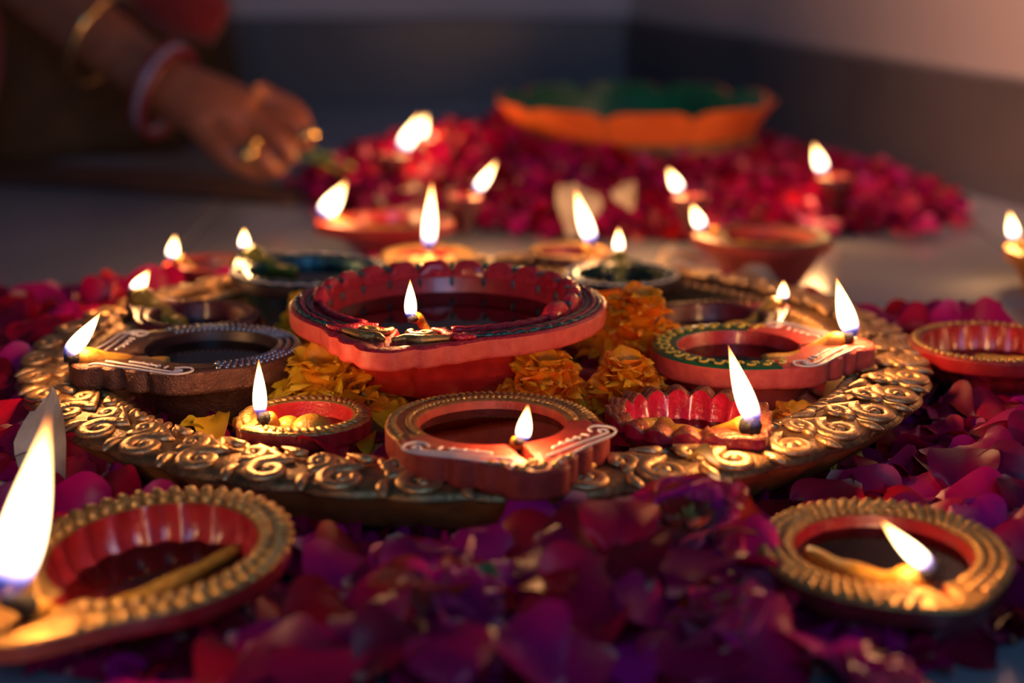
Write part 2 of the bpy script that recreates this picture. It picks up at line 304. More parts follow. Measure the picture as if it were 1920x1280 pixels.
# ---------------------------------------------------------------- oil lamps
ORN = [(0, 1.56), (7.5, 1.533), (11.9, 1.45), (13.2, 1.315), (15.8, 1.32), (20.1, 1.285), (22.4, 1.183), (26.6, 1.215), (32.6, 1.20), (37.0, 1.11), (42, 1.165), (50, 1.17), (63, 1.10), (75, 1.015), (90, 1.0), (180, 1.0)]
SML = [(0, 1.30), (4, 1.29), (7, 1.235), (8.5, 1.19), (12, 1.19), (15.5, 1.15), (17, 1.10), (21, 1.10), (24, 1.06), (31, 1.0), (180, 1.0)]
def make_lamp(d, label, body='redpaint', side=None, rim='goldpaint', oil='oil', wick='cotton', ri=0.74, t=0.008, flutes=0, flamp=0.0, beads=2, nb=64, bead='goldpaint',
              lines=None, tilt=(0, 0), oild=0.008, wickpath=None, wr=0.0030, power=0.06, lobes=0, shell=False, group=None, N=192, detail=True, inner=None, rope=False, foot=0.62, bsize=1.0):
    R, H, st = d['R'], d['H'], d['style']; sp = d['sp']
    root = link('oil_lamp', None, loc=d['loc'], label=label, category='oil lamp')
    if group: root['group'] = group
    root.rotation_euler = (Matrix.Rotation(R_(tilt[0]), 3, 'X') @ Matrix.Rotation(R_(tilt[1]), 3, 'Y') @ Matrix.Rotation(R_(d['rot']), 3, 'Z')).to_euler()
    mw = Matrix.LocRotScale(Vector(d['loc']), root.rotation_euler, None); inv = mw.inverted()
    tl = max(1.14, sp + 0.10)
    def outl(a):
        b = abs((a + 180) % 360 - 180)
        if st == 'ornate': return interp(ORN, b)
        if st == 'small': return interp(SML, b)
        return 1 + (tl - 1) * math.exp(-(b / 20.0) ** 1.7) + 0.008 * math.cos(R_(a) * nb * 0.5) * (1 if rope else 0)
    tip = outl(0)
    def inn(a):
        b = abs((a + 180) % 360 - 180); ch = (tip * 0.90 if st != 'small' else 0.98) * math.exp(-(b / (8.0 if st == 'plain' else 7.0)) ** 2)
        return max(ri, ch)
    A = [360.0 * i / N for i in range(N)]
    def ring(fn, zf): return [(R * fn(a) * math.cos(R_(a)), R * fn(a) * math.sin(R_(a)), zf(a) if callable(zf) else zf) for a in A]
    fl = (lambda a: 1 + flamp * (abs(math.cos(R_(a) * flutes / 2)) - 0.4)) if flutes else (lambda a: 1.0)
    out = (lambda a: outl(a) * (1 + 0.7 * (fl(a) - 1))) if shell else outl
    lipz = (lambda a: H + (0.0035 * (abs(math.cos(R_(a) * flutes / 2)) - 0.5) * (0 if abs((a + 180) % 360 - 180) < 24 else 1) if shell else 0))
    inm = M[inner or body]; side = side or body
    mb = MB()
    mb.loft([ring(lambda a: 0.01, 0.0), ring(lambda a: foot * 0.72, 0.0), ring(lambda a: foot * 0.76, 0.0018), ring(lambda a: foot * (0.85 if st == 'small' else 1), H * 0.35), *([ring(lambda a: 0.80 if st == 'ornate' else 0.56, H * 0.5), ring(lambda a: 0.86 if st == 'ornate' else 0.74, H - t), ring(lambda a: out(a) * 0.955, H - t + 0.0003)] if st != 'plain' else [ring(lambda a: 0.5 * (foot + out(a) * 0.94) * (fl(a)), H * 0.62), ring(lambda a: out(a) * 0.955, H - t)])])
    mb.cm = 1
    mb.loft([ring(inn, lambda a: lipz(a) - 0.0006), ring(lambda a: max(ri * 0.985 * fl(a), inn(a) * 0.97), lambda a: H - 0.0025), ring(lambda a: ri * 0.93 * fl(a), H * 0.62), ring(lambda a: ri * 0.80 * fl(a), H * 0.42), ring(lambda a: ri * 0.5, H * 0.32), ring(lambda a: 0.01, H * 0.30)])
    build(mb, 'bowl', [M[side if st != 'plain' else body], inm], root)
    mb = MB()
    rows = [ring(lambda a: out(a) * 0.95, H - t), ring(lambda a: out(a) * 0.995, H - t + 0.0006), ring(out, H - t * 0.8), ring(out, lambda a: lipz(a) - 0.0012)]
    mb.loft(rows); mb.cm = 1
    g = lambda k: (lambda a: inn(a) + (out(a) - inn(a)) * k)
    rz = lambda dz: (lambda a: lipz(a) + dz)
    mb.loft([ring(out, rz(-0.0012)), ring(lambda a: out(a) * 0.988, rz(-0.0002)), ring(g(0.80), rz(0.0)), ring(g(0.72), rz(-0.0007)), ring(g(0.62), rz(0.0002)), ring(g(0.45), rz(0.0)), ring(g(0.30), rz(-0.0004)), ring(g(0.12), rz(0.0002)), ring(inn, rz(-0.0006))])
    if st == 'ornate':
        n0 = len(mb.f) - 8 * N
        for q in range(n0, len(mb.f)):
            b = abs((A[(q - n0) % N] + 180) % 360 - 180)
            if b < 72: mb.m[q] = 0
    build(mb, 'rim', [M[side], M[rim]], root)
    zo = H - oild
    if oil:
        f = 1.0 - 0.055 * (oild - 0.0025) / (0.38 * H) if oild > 0.0025 else 1.0
        mb = MB(); c = mb.add((0, 0, zo)); ids = [mb.add((R * (ri * 0.985 * fl(a) * f) * math.cos(R_(a)), R * (ri * 0.985 * fl(a) * f) * math.sin(R_(a)), zo)) for a in A]
        for i in range(N): mb.face(c, ids[i], ids[(i + 1) % N])
        build(mb, 'oil', M[oil], root)
    if detail and beads:
        mb = MB(); a0 = 76 if st == 'ornate' else (32 if st == 'small' else 15)
        for b in range(beads):
            for k in range(nb):
                a = 360.0 * (k + 0.5 * b) / nb; bb = abs((a + 180) % 360 - 180)
                if bb < a0: continue
                q = (0.28 + 0.50 * b) if beads == 2 else (0.5 if beads == 1 else 0.18 + 0.30 * b); r = R * g(q)(a); s = R * 0.5 * 2 * PI / nb * 0.82 * bsize
                if rope: mb.ball((r * math.cos(R_(a)), r * math.sin(R_(a)), lipz(a)), s * 2.2, s * 0.95, s * 0.9, 7, 3, rot=R_(a) + 0.6, half=True)
                elif beads == 2 and b == 1: mb.ball((r * math.cos(R_(a)), r * math.sin(R_(a)), lipz(a)), s * 1.7, s * 0.8, s * 0.7, 6, 3, rot=R_(a) + 0.35, half=True)
                else: mb.ball((r * math.cos(R_(a)), r * math.sin(R_(a)), lipz(a)), s * 0.95, s * 0.95, s * 0.9, 6, 3, half=True)
        build(mb, 'bead_border', M[bead], root, kind='stuff')
    if lines and st == 'ornate':
        for sg in (1, -1):
            paths = [[(.62, .77), (.54, .77), (.47, .84), (.50, .95), (.62, 1.0), (.76, .93), (.90, .74), (1.0, .60), (1.10, .48), (1.20, .36), (1.27, .25), (1.34, .20), (1.40, .23)],
                     [(.66, .85), (.59, .85), (.60, .91), (.68, .90), (.80, .74), (.89, .59), (.98, .46), (1.07, .33), (1.14, .22), (1.20, .15)],
                     [(.74, .62), (.82, .50), (.90, .38), (.98, .28)]]
            for k in range(4): paths.append([(.72 + .06 * k, .71 - .10 * k), (.67 + .06 * k, .655 - .09 * k)])
            for p in paths:
                m2 = MB(); m2.tube(spline([(x * R, sg * y * R, H + 0.0003) for x, y in p], 6), 0.00062, 6, 0.8, up=(0, 0, 1)); build(m2, 'painted_line', M[lines], root)
    # wick
    fb = inv @ Vector(d['fb']); ft = inv @ Vector(d['ft'])
    wp = wickpath or [(-0.20, 0.16), (0.25, 0.12), (0.62, 0.02)]
    pts = [(x * R, y * R, zo + 0.0015) for x, y in wp] + [(fb.x * 0.80, fb.y * 0.8, H + 0.0006), (fb.x, fb.y, fb.z)]
    pts = spline(pts, 7); K = len(pts); kc = int(K * 0.84)
    rad = [wr * (0.50 + 0.62 * min(1, k / (K * .6))) * (1.15 + 0.12 * math.sin(k * 0.9)) * (1 if k < K * .7 else 1 - 0.45 * (k - K * .7) / (K * .3)) for k in range(K)]
    mb = MB(); mb.tube(pts[:kc + 1], rad[:kc + 1], 9)
    wo = build(mb, 'wick', M[wick], root)
    mb = MB(); mb.tube(pts[kc:], [r * 1.03 for r in rad[kc:]], 8); build(mb, 'burnt_tip', M['char'], wo)
    # flame
    fw = d['fw']; ax = ft - fb; L = ax.length; side_ = Vector((0, 0, 1)) * ax.dot(Vector((0, 0, 1))) / L
    mb = MB(); rings = []; hs = []; nz = 26
    upv = Vector((0, 0, 1)); ctrl = fb + ax * 0.5 + (upv * L * 0.5 - ax * 0.5) * -0.16
    for k in range(nz + 1):
        t2 = k / nz; t2 = 0.5 - 0.5 * math.cos(PI * t2) if k < nz / 2 else t2
        c = fb * (1 - t2) ** 2 + ctrl * 2 * t2 * (1 - t2) + ft * t2 * t2
        r = fw * 1.55 * ((t2 + 0.012) ** 0.52) * ((1.0 - t2 + 0.0008) ** 1.25) * 1.16
        rings.append([c + (ax.normalized().orthogonal().normalized() * math.cos(q) + ax.normalized().cross(ax.normalized().orthogonal().normalized()) * math.sin(q)) * r for q in (2 * PI * i / 18 for i in range(18))]); hs.append(t2)
    mb.loft(rings, True, hs, True, True); build(mb, 'flame', M['flame'], root)
    l = bpy.data.lights.new('flame_light', 'POINT'); l.color = (1.0, 0.47, 0.16); l.energy = power * FLAME_LIGHT; l.shadow_soft_size = min(0.008, fw * 0.9)
    lo = bpy.data.objects.new('flame_light', l); C.objects.link(lo); lo.parent = root; lo.location = fb + ax * 0.42
    return root, mb

D=[
  {'name': 'fgleft', 'loc': (-0.1234, -0.2805, 0.002), 'R': 0.0477, 'H': 0.03, 'style': 'plain', 'rot': -124.8, 'sp': 1.43, 'fb': (-0.1621, -0.3364, 0.035), 'ft': (-0.1478, -0.3215, 0.0927), 'fw': 0.0119},
  {'name': 'fgright', 'loc': (0.1305, -0.2779, 0.004), 'R': 0.0447, 'H': 0.026, 'style': 'plain', 'rot': -68.7, 'sp': 0.7, 'fb': (0.1418, -0.3069, 0.033), 'ft': (0.1236, -0.3026, 0.0496), 'fw': 0.0049},
  {'name': 'front', 'loc': (-0.0082, -0.1752, 0.006), 'R': 0.0434, 'H': 0.039, 'style': 'ornate', 'rot': -73.1, 'sp': 0.91, 'fb': (0.0037, -0.213, 0.048), 'ft': (0.0062, -0.2093, 0.0621), 'fw': 0.0047, 'tl': 1.47},
  {'name': 'small', 'loc': (-0.0881, -0.1423, 0.006), 'R': 0.0284, 'H': 0.032, 'style': 'plain', 'rot': -137.8, 'sp': 0.8, 'fb': (-0.1049, -0.1576, 0.041), 'ft': (-0.1056, -0.1515, 0.0647), 'fw': 0.0047},
  {'name': 'shell', 'loc': (0.0748, -0.1434, 0.006), 'R': 0.034, 'H': 0.034, 'style': 'plain', 'rot': -54.5, 'sp': 1.23, 'fb': (0.0991, -0.1775, 0.043), 'ft': (0.0876, -0.1691, 0.0755), 'fw': 0.0067},
  {'name': 'bronze', 'loc': (-0.1411, -0.0626, 0.006), 'R': 0.0425, 'H': 0.041, 'style': 'ornate', 'rot': -153.2, 'sp': 1.6, 'fb': (-0.2016, -0.0931, 0.05), 'ft': (-0.1852, -0.088, 0.0698), 'fw': 0.006},
  {'name': 'big', 'loc': (-0.0303, -0.0495, 0.006), 'R': 0.0746, 'H': 0.06, 'style': 'small', 'rot': -106.3, 'sp': 0.7, 'fb': (-0.045, -0.0999, 0.069), 'ft': (-0.0453, -0.0954, 0.0864), 'fw': 0.0045},
  {'name': 'green', 'loc': (0.107, -0.0557, 0.006), 'R': 0.0415, 'H': 0.04, 'style': 'ornate', 'rot': 1.6, 'sp': 1.31, 'fb': (0.1613, -0.0542, 0.049), 'ft': (0.1532, -0.0471, 0.0768), 'fw': 0.0073},
  {'name': 'backleft', 'loc': (-0.1637, 0.0303, 0.006), 'R': 0.0327, 'H': 0.034, 'style': 'plain', 'rot': 140.1, 'sp': 1.62, 'fb': (-0.2045, 0.0643, 0.043), 'ft': (-0.1953, 0.0676, 0.0555), 'fw': 0.006},
  {'name': 'teal', 'loc': (-0.1131, 0.096, 0.006), 'R': 0.0429, 'H': 0.044, 'style': 'plain', 'rot': 137.7, 'sp': 1.29, 'fb': (-0.154, 0.1332, 0.053), 'ft': (-0.154, 0.1363, 0.0652), 'fw': 0.0049},
  {'name': 'behind', 'loc': (-0.0516, 0.2036, 0.006), 'R': 0.0289, 'H': 0.03, 'style': 'plain', 'rot': -86.9, 'sp': 0.17, 'fb': (-0.0513, 0.1987, 0.039), 'ft': (-0.0491, 0.2095, 0.0808), 'fw': 0.0065},
  {'name': 'darkback', 'loc': (0.0348, 0.2036, 0.006), 'R': 0.0256, 'H': 0.032, 'style': 'plain', 'rot': 6.5, 'sp': 0.6, 'fb': (0.05, 0.2054, 0.041), 'ft': (0.0388, 0.2142, 0.0754), 'fw': 0.0072},
  {'name': 'darkgreen', 'loc': (0.0629, 0.1295, 0.006), 'R': 0.0331, 'H': 0.034, 'style': 'plain', 'rot': 88.7, 'sp': 1.31, 'fb': (0.0638, 0.1728, 0.043), 'ft': (0.0638, 0.1766, 0.0578), 'fw': 0.0048},
  {'name': 'backright', 'loc': (0.1049, 0.0255, 0.006), 'R': 0.0353, 'H': 0.034, 'style': 'plain', 'rot': 31.3, 'sp': 1.28, 'fb': (0.1437, 0.0491, 0.043), 'ft': (0.144, 0.0517, 0.0529), 'fw': 0.0042},
  {'name': 'outleft', 'loc': (-0.1853, 0.2098, 0.0), 'R': 0.0271, 'H': 0.03, 'style': 'plain', 'rot': -161.9, 'sp': 0.94, 'fb': (-0.2095, 0.2019, 0.033), 'ft': (-0.2075, 0.2057, 0.0476), 'fw': 0.0056},
  {'name': 'redback', 'loc': (-0.0822, 0.344, 0.0), 'R': 0.0426, 'H': 0.032, 'style': 'plain', 'rot': -166.0, 'sp': 1.19, 'fb': (-0.1312, 0.3318, 0.035), 'ft': (-0.1136, 0.3382, 0.0598), 'fw': 0.0099},
  {'name': 'bowlright', 'loc': (0.1673, 0.2757, 0.0), 'R': 0.0427, 'H': 0.034, 'style': 'plain', 'rot': 176.0, 'sp': 0.98, 'fb': (0.1255, 0.2786, 0.037), 'ft': (0.1181, 0.2828, 0.0533), 'fw': 0.0063},
  {'name': 'edge', 'loc': (0.3433, 0.2463, 0.0), 'R': 0.0256, 'H': 0.03, 'style': 'plain', 'rot': 135.6, 'sp': 0.92, 'fb': (0.3265, 0.2627, 0.033), 'ft': (0.323, 0.2675, 0.0514), 'fw': 0.0059},
  {'name': 'p1', 'loc': (-0.0972, 0.5577, 0.016), 'R': 0.013, 'H': 0.029, 'style': 'plain', 'rot': 2.0, 'sp': 0.57, 'fb': (-0.0898, 0.558, 0.048), 'ft': (-0.0743, 0.5655, 0.0773), 'fw': 0.0091},
  {'name': 'p2', 'loc': (-0.0747, 0.6381, 0.016), 'R': 0.0109, 'H': 0.029, 'style': 'plain', 'rot': -124.9, 'sp': 0.94, 'fb': (-0.0806, 0.6296, 0.048), 'ft': (-0.0724, 0.6348, 0.0682), 'fw': 0.0077},
  {'name': 'p3', 'loc': (-0.0344, 0.3598, 0.02), 'R': 0.012, 'H': 0.025, 'style': 'plain', 'rot': 0.9, 'sp': 0.69, 'fb': (-0.0262, 0.36, 0.048), 'ft': (-0.0105, 0.3656, 0.0697), 'fw': 0.0056},
  {'name': 'p4', 'loc': (0.1262, 0.362, 0.02), 'R': 0.012, 'H': 0.025, 'style': 'plain', 'rot': -165.1, 'sp': 0.67, 'fb': (0.1184, 0.36, 0.048), 'ft': (0.1091, 0.3642, 0.0646), 'fw': 0.0064},
  {'name': 'p5', 'loc': (0.2455, 0.4616, 0.018), 'R': 0.0137, 'H': 0.025, 'style': 'plain', 'rot': -160.7, 'sp': 0.77, 'fb': (0.2355, 0.4581, 0.046), 'ft': (0.2278, 0.4637, 0.0678), 'fw': 0.0072},
  {'name': 'rightedge', 'loc': (0.2394, -0.012, 0.004), 'R': 0.0411, 'H': 0.032, 'style': 'plain', 'rot': -17.0, 'sp': 0.97, 'fb': (0.2775, -0.0236, 0.039), 'ft': (0.2788, -0.0183, 0.0593), 'fw': 0.0052},
]

DD = {d['name']: d for d in D}
P_ = 0.085
make_lamp(DD['fgleft'], 'red fluted clay lamp with beaded gold rim and the tallest flame, front left corner', body='redpaint', rim='goldpaint', ri=0.77, flutes=18, flamp=0.07, beads=2, nb=46, tilt=(6, -4), oil='clearoil', oild=0.014, wickpath=[(-0.66, 0.18), (-0.2, 0.16), (0.35, 0.06), (0.75, 0.0)], wr=0.0036, power=P_ * 1.5, bsize=1.05)
make_lamp(DD['fgright'], 'gold-rimmed red clay lamp full of oil on petals, front right corner', body='maroon', rim='goldpaint', ri=0.70, beads=3, nb=58, tilt=(3, 0), oil='oil', oild=0.005, wickpath=[(-0.30, -0.50), (0.1, -0.42), (0.45, -0.2)], wr=0.0044, power=P_ * 0.6, rope=False, inner='redpaint')
make_lamp(DD['front'], 'ornate red clay lamp with white piped scrolls overhanging the golden tray front', body='brickred', side='brickred', rim='goldpaint', ri=0.70, beads=2, nb=84, oil='oil', oild=0.004, lines='white', t=0.012, wickpath=[(0.05, 0.3), (0.35, 0.2), (0.6, 0.05)], wr=0.0018, power=P_ * 0.75)
make_lamp(DD['small'], 'small red lamp with roped rim holding yellow cotton balls, between bronze and front lamps', body='redpaint', rim='goldpaint', ri=0.72, beads=1, nb=46, rope=True, oil='clearoil', oild=0.007, wickpath=[(0.1, 0.1), (0.3, 0.08), (0.5, 0.0)], wr=0.0030, power=P_ * 0.85, bead='goldpaint', bsize=0.9)
make_lamp(DD['shell'], 'scallop-shell shaped red lamp with charred wick at the right of the tray', body='shellred', rim='rustgold', ri=0.80, flutes=17, flamp=0.09, beads=0, shell=True, oil='clearoil', oild=0.012, t=0.006, wickpath=[(-0.62, -0.28), (-0.5, 0.0), (-0.1, -0.12), (0.4, 0.05)], wr=0.0042, power=P_ * 1.15, foot=0.55)
make_lamp(DD['bronze'], 'dark bronze lamp with white piped scrolls and dark oil at the left of the tray', body='bronze', side='bronze', rim='bronze', inner='black', ri=0.72, beads=3, nb=74, oil='darkoil', oild=0.005, lines='white', t=0.011, bead='glint', wickpath=[(0.50, 0.12), (0.85, 0.05)], wr=0.0034, power=P_ * 1.0)
make_lamp(DD['big'], 'biggest lamp, wide red raised dish in the middle of the golden tray', body='redside', side='redside', rim='redglit', inner='redpaint', ri=0.78, beads=0, oil='darkoil', oild=0.009, t=0.010, wickpath=[(0.35, 0.1), (0.5, 0.05)], wr=0.0020, power=P_ * 0.75, foot=0.46, N=240)
make_lamp(DD['green'], 'red lamp with green painted ring and white piped spout at the right of the tray', body='redside', side='redside', rim='green', inner='redpaint', ri=0.70, beads=0, oil='oil', oild=0.007, lines='white', t=0.011, wickpath=[(0.25, -0.14), (0.7, -0.04)], wr=0.0032, power=P_ * 1.2)
make_lamp(DD['backleft'], 'maroon lamp with thick yellow wick over the tray rim behind the bronze lamp', body='maroon', rim='maroon', ri=0.76, beads=1, nb=50, bead='bronze', oil='darkoil', wickpath=[(0.35, 0.0), (0.7, 0.0)], wr=0.0052, power=P_ * 0.8)
make_lamp(DD['teal'], 'dark blue-green lamp with pale wavy rim behind the big red dish on its left', body='teal', rim='darkgreen', side='black', ri=0.76, beads=0, oil='darkoil', oild=0.005, wickpath=[(0.3, -0.05), (0.7, 0.0)], wick='olivecotton', wr=0.0042, power=P_ * 0.5)
make_lamp(DD['behind'], 'gold-rimmed lamp directly behind the big red dish, tall straight flame', body='brickred', rim='goldpaint', ri=0.72, beads=2, nb=44, oil='oil', wr=0.002, power=P_ * 0.9)
make_lamp(DD['darkback'], 'dark lamp behind the big red dish with a tall left-leaning flame', body='maroon', rim='bronze', ri=0.74, beads=1, nb=44, bead='goldpaint', oil='darkoil', wr=0.0028, power=P_ * 0.8)
make_lamp(DD['darkgreen'], 'dark green lamp with olive wick and small flame right of the big red dish', body='darkgreen', rim='darkgreen', side='black', ri=0.76, beads=0, oil='darkoil', wick='olivecotton', wr=0.0042, wickpath=[(0.3, 0.05), (0.6, 0.0)], power=P_ * 0.45)
make_lamp(DD['backright'], 'maroon lamp with long yellow wick and tiny flame behind the green-ringed lamp', body='maroon', rim='maroon', ri=0.76, beads=1, nb=50, bead='bronze', oil='darkoil', wr=0.0032, wickpath=[(0.2, 0.0), (0.7, 0.0)], power=P_ * 0.45)
make_lamp(DD['outleft'], 'small maroon lamp on the floor behind the tray, its left', body='maroon', rim='brickred', ri=0.74, beads=0, oil='darkoil', wr=0.0034, wickpath=[(-0.3, 0.1), (0.4, 0.0)], power=P_ * 0.5, detail=False, N=96)
make_lamp(DD['redback'], 'red lamp on the bare floor between the tray and the hand', body='redpaint', rim='brickred', ri=0.78, beads=0, oil='oil', wr=0.003, power=P_ * 2.0, N=96, detail=False)
make_lamp(DD['bowlright'], 'deep red lamp on the floor in front of the rose petal mound', body='brickred', rim='bronze', ri=0.78, beads=0, oil='oil', wr=0.003, power=P_ * 0.9, N=96, detail=False, foot=0.7)
make_lamp(DD['edge'], 'lamp on the floor cut by the picture edge, right of the petal mound', body='ochre', rim='goldpaint', ri=0.76, beads=0, oil='oil', wr=0.0026, power=P_ * 0.8, N=96, detail=False)
make_lamp(DD['p1'], 'small lamp at the left end of the petal mound with a tall bent flame', body='maroon', rim='maroon', ri=0.74, beads=0, oil='oil', wr=0.002, power=P_ * 1.7, N=72, detail=False)
make_lamp(DD['p2'], 'small lamp in the petal mound, flame merging with its left neighbour', body='maroon', rim='maroon', ri=0.74, beads=0, oil='oil', wr=0.002, power=P_ * 1.7, N=72, detail=False)
make_lamp(DD['p3'], 'small lamp in petals with right-leaning flame above the big dish', body='maroon', rim='maroon', ri=0.74, beads=0, oil='oil', wr=0.002, power=P_ * 1.7, N=72, detail=False)
make_lamp(DD['p4'], 'small lamp in petals below the orange bowl with round flame', body='maroon', rim='maroon', ri=0.74, beads=0, oil='oil', wr=0.002, power=P_ * 1.7, N=72, detail=False)
make_lamp(DD['p5'], 'small lamp among petals at the right of the orange bowl', body='maroon', rim='maroon', ri=0.74, beads=0, oil='oil', wr=0.002, power=P_ * 1.7, N=72, detail=False)
make_lamp(DD['rightedge'], 'wide red fluted lamp resting on petals at the right edge beside the tray', body='redpaint', rim='brickred', ri=0.84, flutes=20, flamp=0.05, beads=1, nb=60, oil='clearoil', oild=0.012, wr=0.003, power=P_ * 0.5)
lamps = {o['label']: o for o in C.objects if o.get('category') == 'oil lamp'}
def lamp(word): return next(o for l, o in lamps.items() if l.startswith(word))
# extra modelling on single lamps
big = lamp('biggest'); d = DD['big']; Rb, Hb = d['R'], d['H']
NL = 22
mb = MB()
arc = 2 * PI / NL * 0.97
pr = []
for k in range(7):
    a = -arc / 2 + arc * k / 6; s = 1.0 if 1 < k < 5 else (0.85 if 0 < k < 6 else 0.2)
    q = []
    for i in range(9):
        e = PI * i / 8; r = 0.80 - 0.048 * math.cos(e)
        q.append((Rb * r * math.cos(a) - Rb * 0.80, Rb * r * math.sin(a), 0.0072 * s * math.sin(e) ** 0.7 * (1 if 0 < i < 8 else 0) - (0.0 if 0 < i < 8 else 0.001)))
    pr.append(q)
mb.loft(pr, False); lobe = mb.mesh('rim_lobe', M['redglit'])
for k in range(NL):
    a = 360.0 * (k + 0.5) / NL
    if abs((a + 180) % 360 - 180) < 72: continue
    link('rim_lobe', lobe, big, (Rb * 0.80 * math.cos(R_(a)), Rb * 0.80 * math.sin(R_(a)), Hb - 0.0002), (0, 0, R_(a)))
mb = MB()
for k in range(NL):
    a = 360.0 * k / NL
    if abs((a + 180) % 360 - 180) < 70: continue
    for r, s in ((0.765, 0.0010), (0.80, 0.0010), (0.835, 0.0010)): mb.ball((Rb * r * math.cos(R_(a)), Rb * r * math.sin(R_(a)), Hb + 0.0042), s, s, s * 1.5, 7, 4)
    mb.ball((Rb * 0.765 * math.cos(R_(a)), Rb * 0.765 * math.sin(R_(a)), Hb - 0.0035), 0.0011, 0.0011, 0.003, 6, 5)
build(mb, 'bead_border', M['teal'], big, kind='stuff')
for rr, mm, w_ in ((0.885, 'darkgreen', 0.0011), (0.925, 'redglit', 0.0013), (0.955, 'teal', 0.0008)):
    mb = MB(); mb.tube([(Rb * rr * math.cos(R_(a)), Rb * rr * math.sin(R_(a)), Hb + 0.0002 + 0.0003 * math.sin(a * 1.3)) for a in range(24, 337, 3)], w_, 7, 0.8, up=(0, 0, 1)); build(mb, 'rim_ridge', M[mm], big)
for sg in (1, -1):
    for p, w_ in (([(.86, .06), (.93, .07), (1.0, .13), (.99, .20), (.92, .21), (.90, .15), (.95, .13)], 0.0022), ([(1.10, .03), (1.04, .09), (1.05, .17), (1.0, .25), (.96, .33)], 0.0021), ([(.80, .17), (.84, .26), (.90, .30), (.93, .38), (.88, .46)], 0.0019)):
        sp_ = spline([(x * Rb, sg * y * Rb, Hb + 0.0008) for x, y in p], 5); K = len(sp_)
        mb = MB(); mb.tube(sp_, [w_ * (0.45 + 0.75 * math.sin(PI * min(1, (k + 2) / (K + 2)))) for k in range(K)], 9, 0.9, up=(0, 0, 1)); build(mb, 'spout_scroll', M['redglit' if w_ < 0.002 else 'goldpaint'], big)
gr = lamp('red lamp with green'); d = DD['green']; Rg, Hg = d['R'], d['H']; mb = MB()
for k in range(21):
    a0 = 62 + k * 11.4
    mb.tube(spline([(Rg * r * math.cos(R_(a0 + da)), Rg * r * math.sin(R_(a0 + da)), Hg + 0.0003) for r, da in ((0.90, 0), (0.93, 3), (0.89, 5.5), (0.82, 4.5), (0.80, 7.5), (0.84, 9))], 4), 0.00075, 6, 0.8, up=(0, 0, 1))
build(mb, 'painted_squiggle', M['yellowline'], gr, kind='stuff')
sm = lamp('small red lamp with roped'); d = DD['small']
lc = Matrix.Rotation(-R_(d['rot']), 3, 'Z')
for wx, wy, s in ((0.004, -0.012, 0.0085), (-0.006, -0.008, 0.006)):
    v = lc @ Vector((wx, wy, 0)); mb = MB(); mb.ball((v.x, v.y, 0.0285), s, s, s * 0.8, 14, 9); build(mb, 'cotton_ball', M['cotton'], sm)
for nm, mm in (('dark blue-green', 'white'), ('dark green lamp', 'white')):
    lo_ = lamp(nm); d = DD['teal' if 'blue' in nm else 'darkgreen']; mb = MB()
    mb.tube([(d['R'] * (0.97 + 0.025 * math.cos(R_(a) * 26)) * math.cos(R_(a)), d['R'] * (0.97 + 0.025 * math.cos(R_(a) * 26)) * math.sin(R_(a)), d['H'] + 0.0002) for a in range(24, 337, 2)], 0.00045, 6, 0.8, up=(0, 0, 1)); build(mb, 'painted_line', M[mm], lo_)
    mb = MB()
    for k in range(26):
        a = 24 + k * 12; mb.ball((d['R'] * 0.86 * math.cos(R_(a)), d['R'] * 0.86 * math.sin(R_(a)), d['H'] + 0.0001), 0.0014, 0.0014, 0.0012, 6, 3, half=True)
    build(mb, 'bead_border', M['teal'], lo_, kind='stuff')
for sg in (1, -1):
    mb = MB(); mb.tube([(Rb * 0.80 * math.cos(R_(a)), sg * Rb * 0.80 * math.sin(R_(a)), Hb + 0.0004 + 0.0003 * math.sin(a * 0.9)) for a in range(20, 78, 2)], 0.0021, 8, 0.8, up=(0, 0, 1)); build(mb, 'rim_ridge', M['redglit'], big)
    for k in range(9):
        a = 27 + 6 * k; mb = MB(); mb.ball((Rb * 0.955 * math.cos(R_(a)), sg * Rb * 0.955 * math.sin(R_(a)), Hb + 0.0003), 0.0011, 0.0025, 0.0011, 8, 4, rot=sg * R_(a), half=True); build(mb, 'teal_dab', M['teal'], big)
fr = lamp('ornate red clay'); Rf, Hf = DD['front']['R'], DD['front']['H']; mb = MB()
for sg in (1, -1):
    for x, y in ((1.22, .36), (1.28, .27), (1.36, .08), (1.42, .03), (1.30, .02), (1.44, .14), (1.38, .18)): mb.ball((x * Rf, sg * y * Rf, Hf), 0.0015, 0.0015, 0.0014, 7, 4, half=True)
build(mb, 'bead_border', M['goldpaint'], fr, kind='stuff')

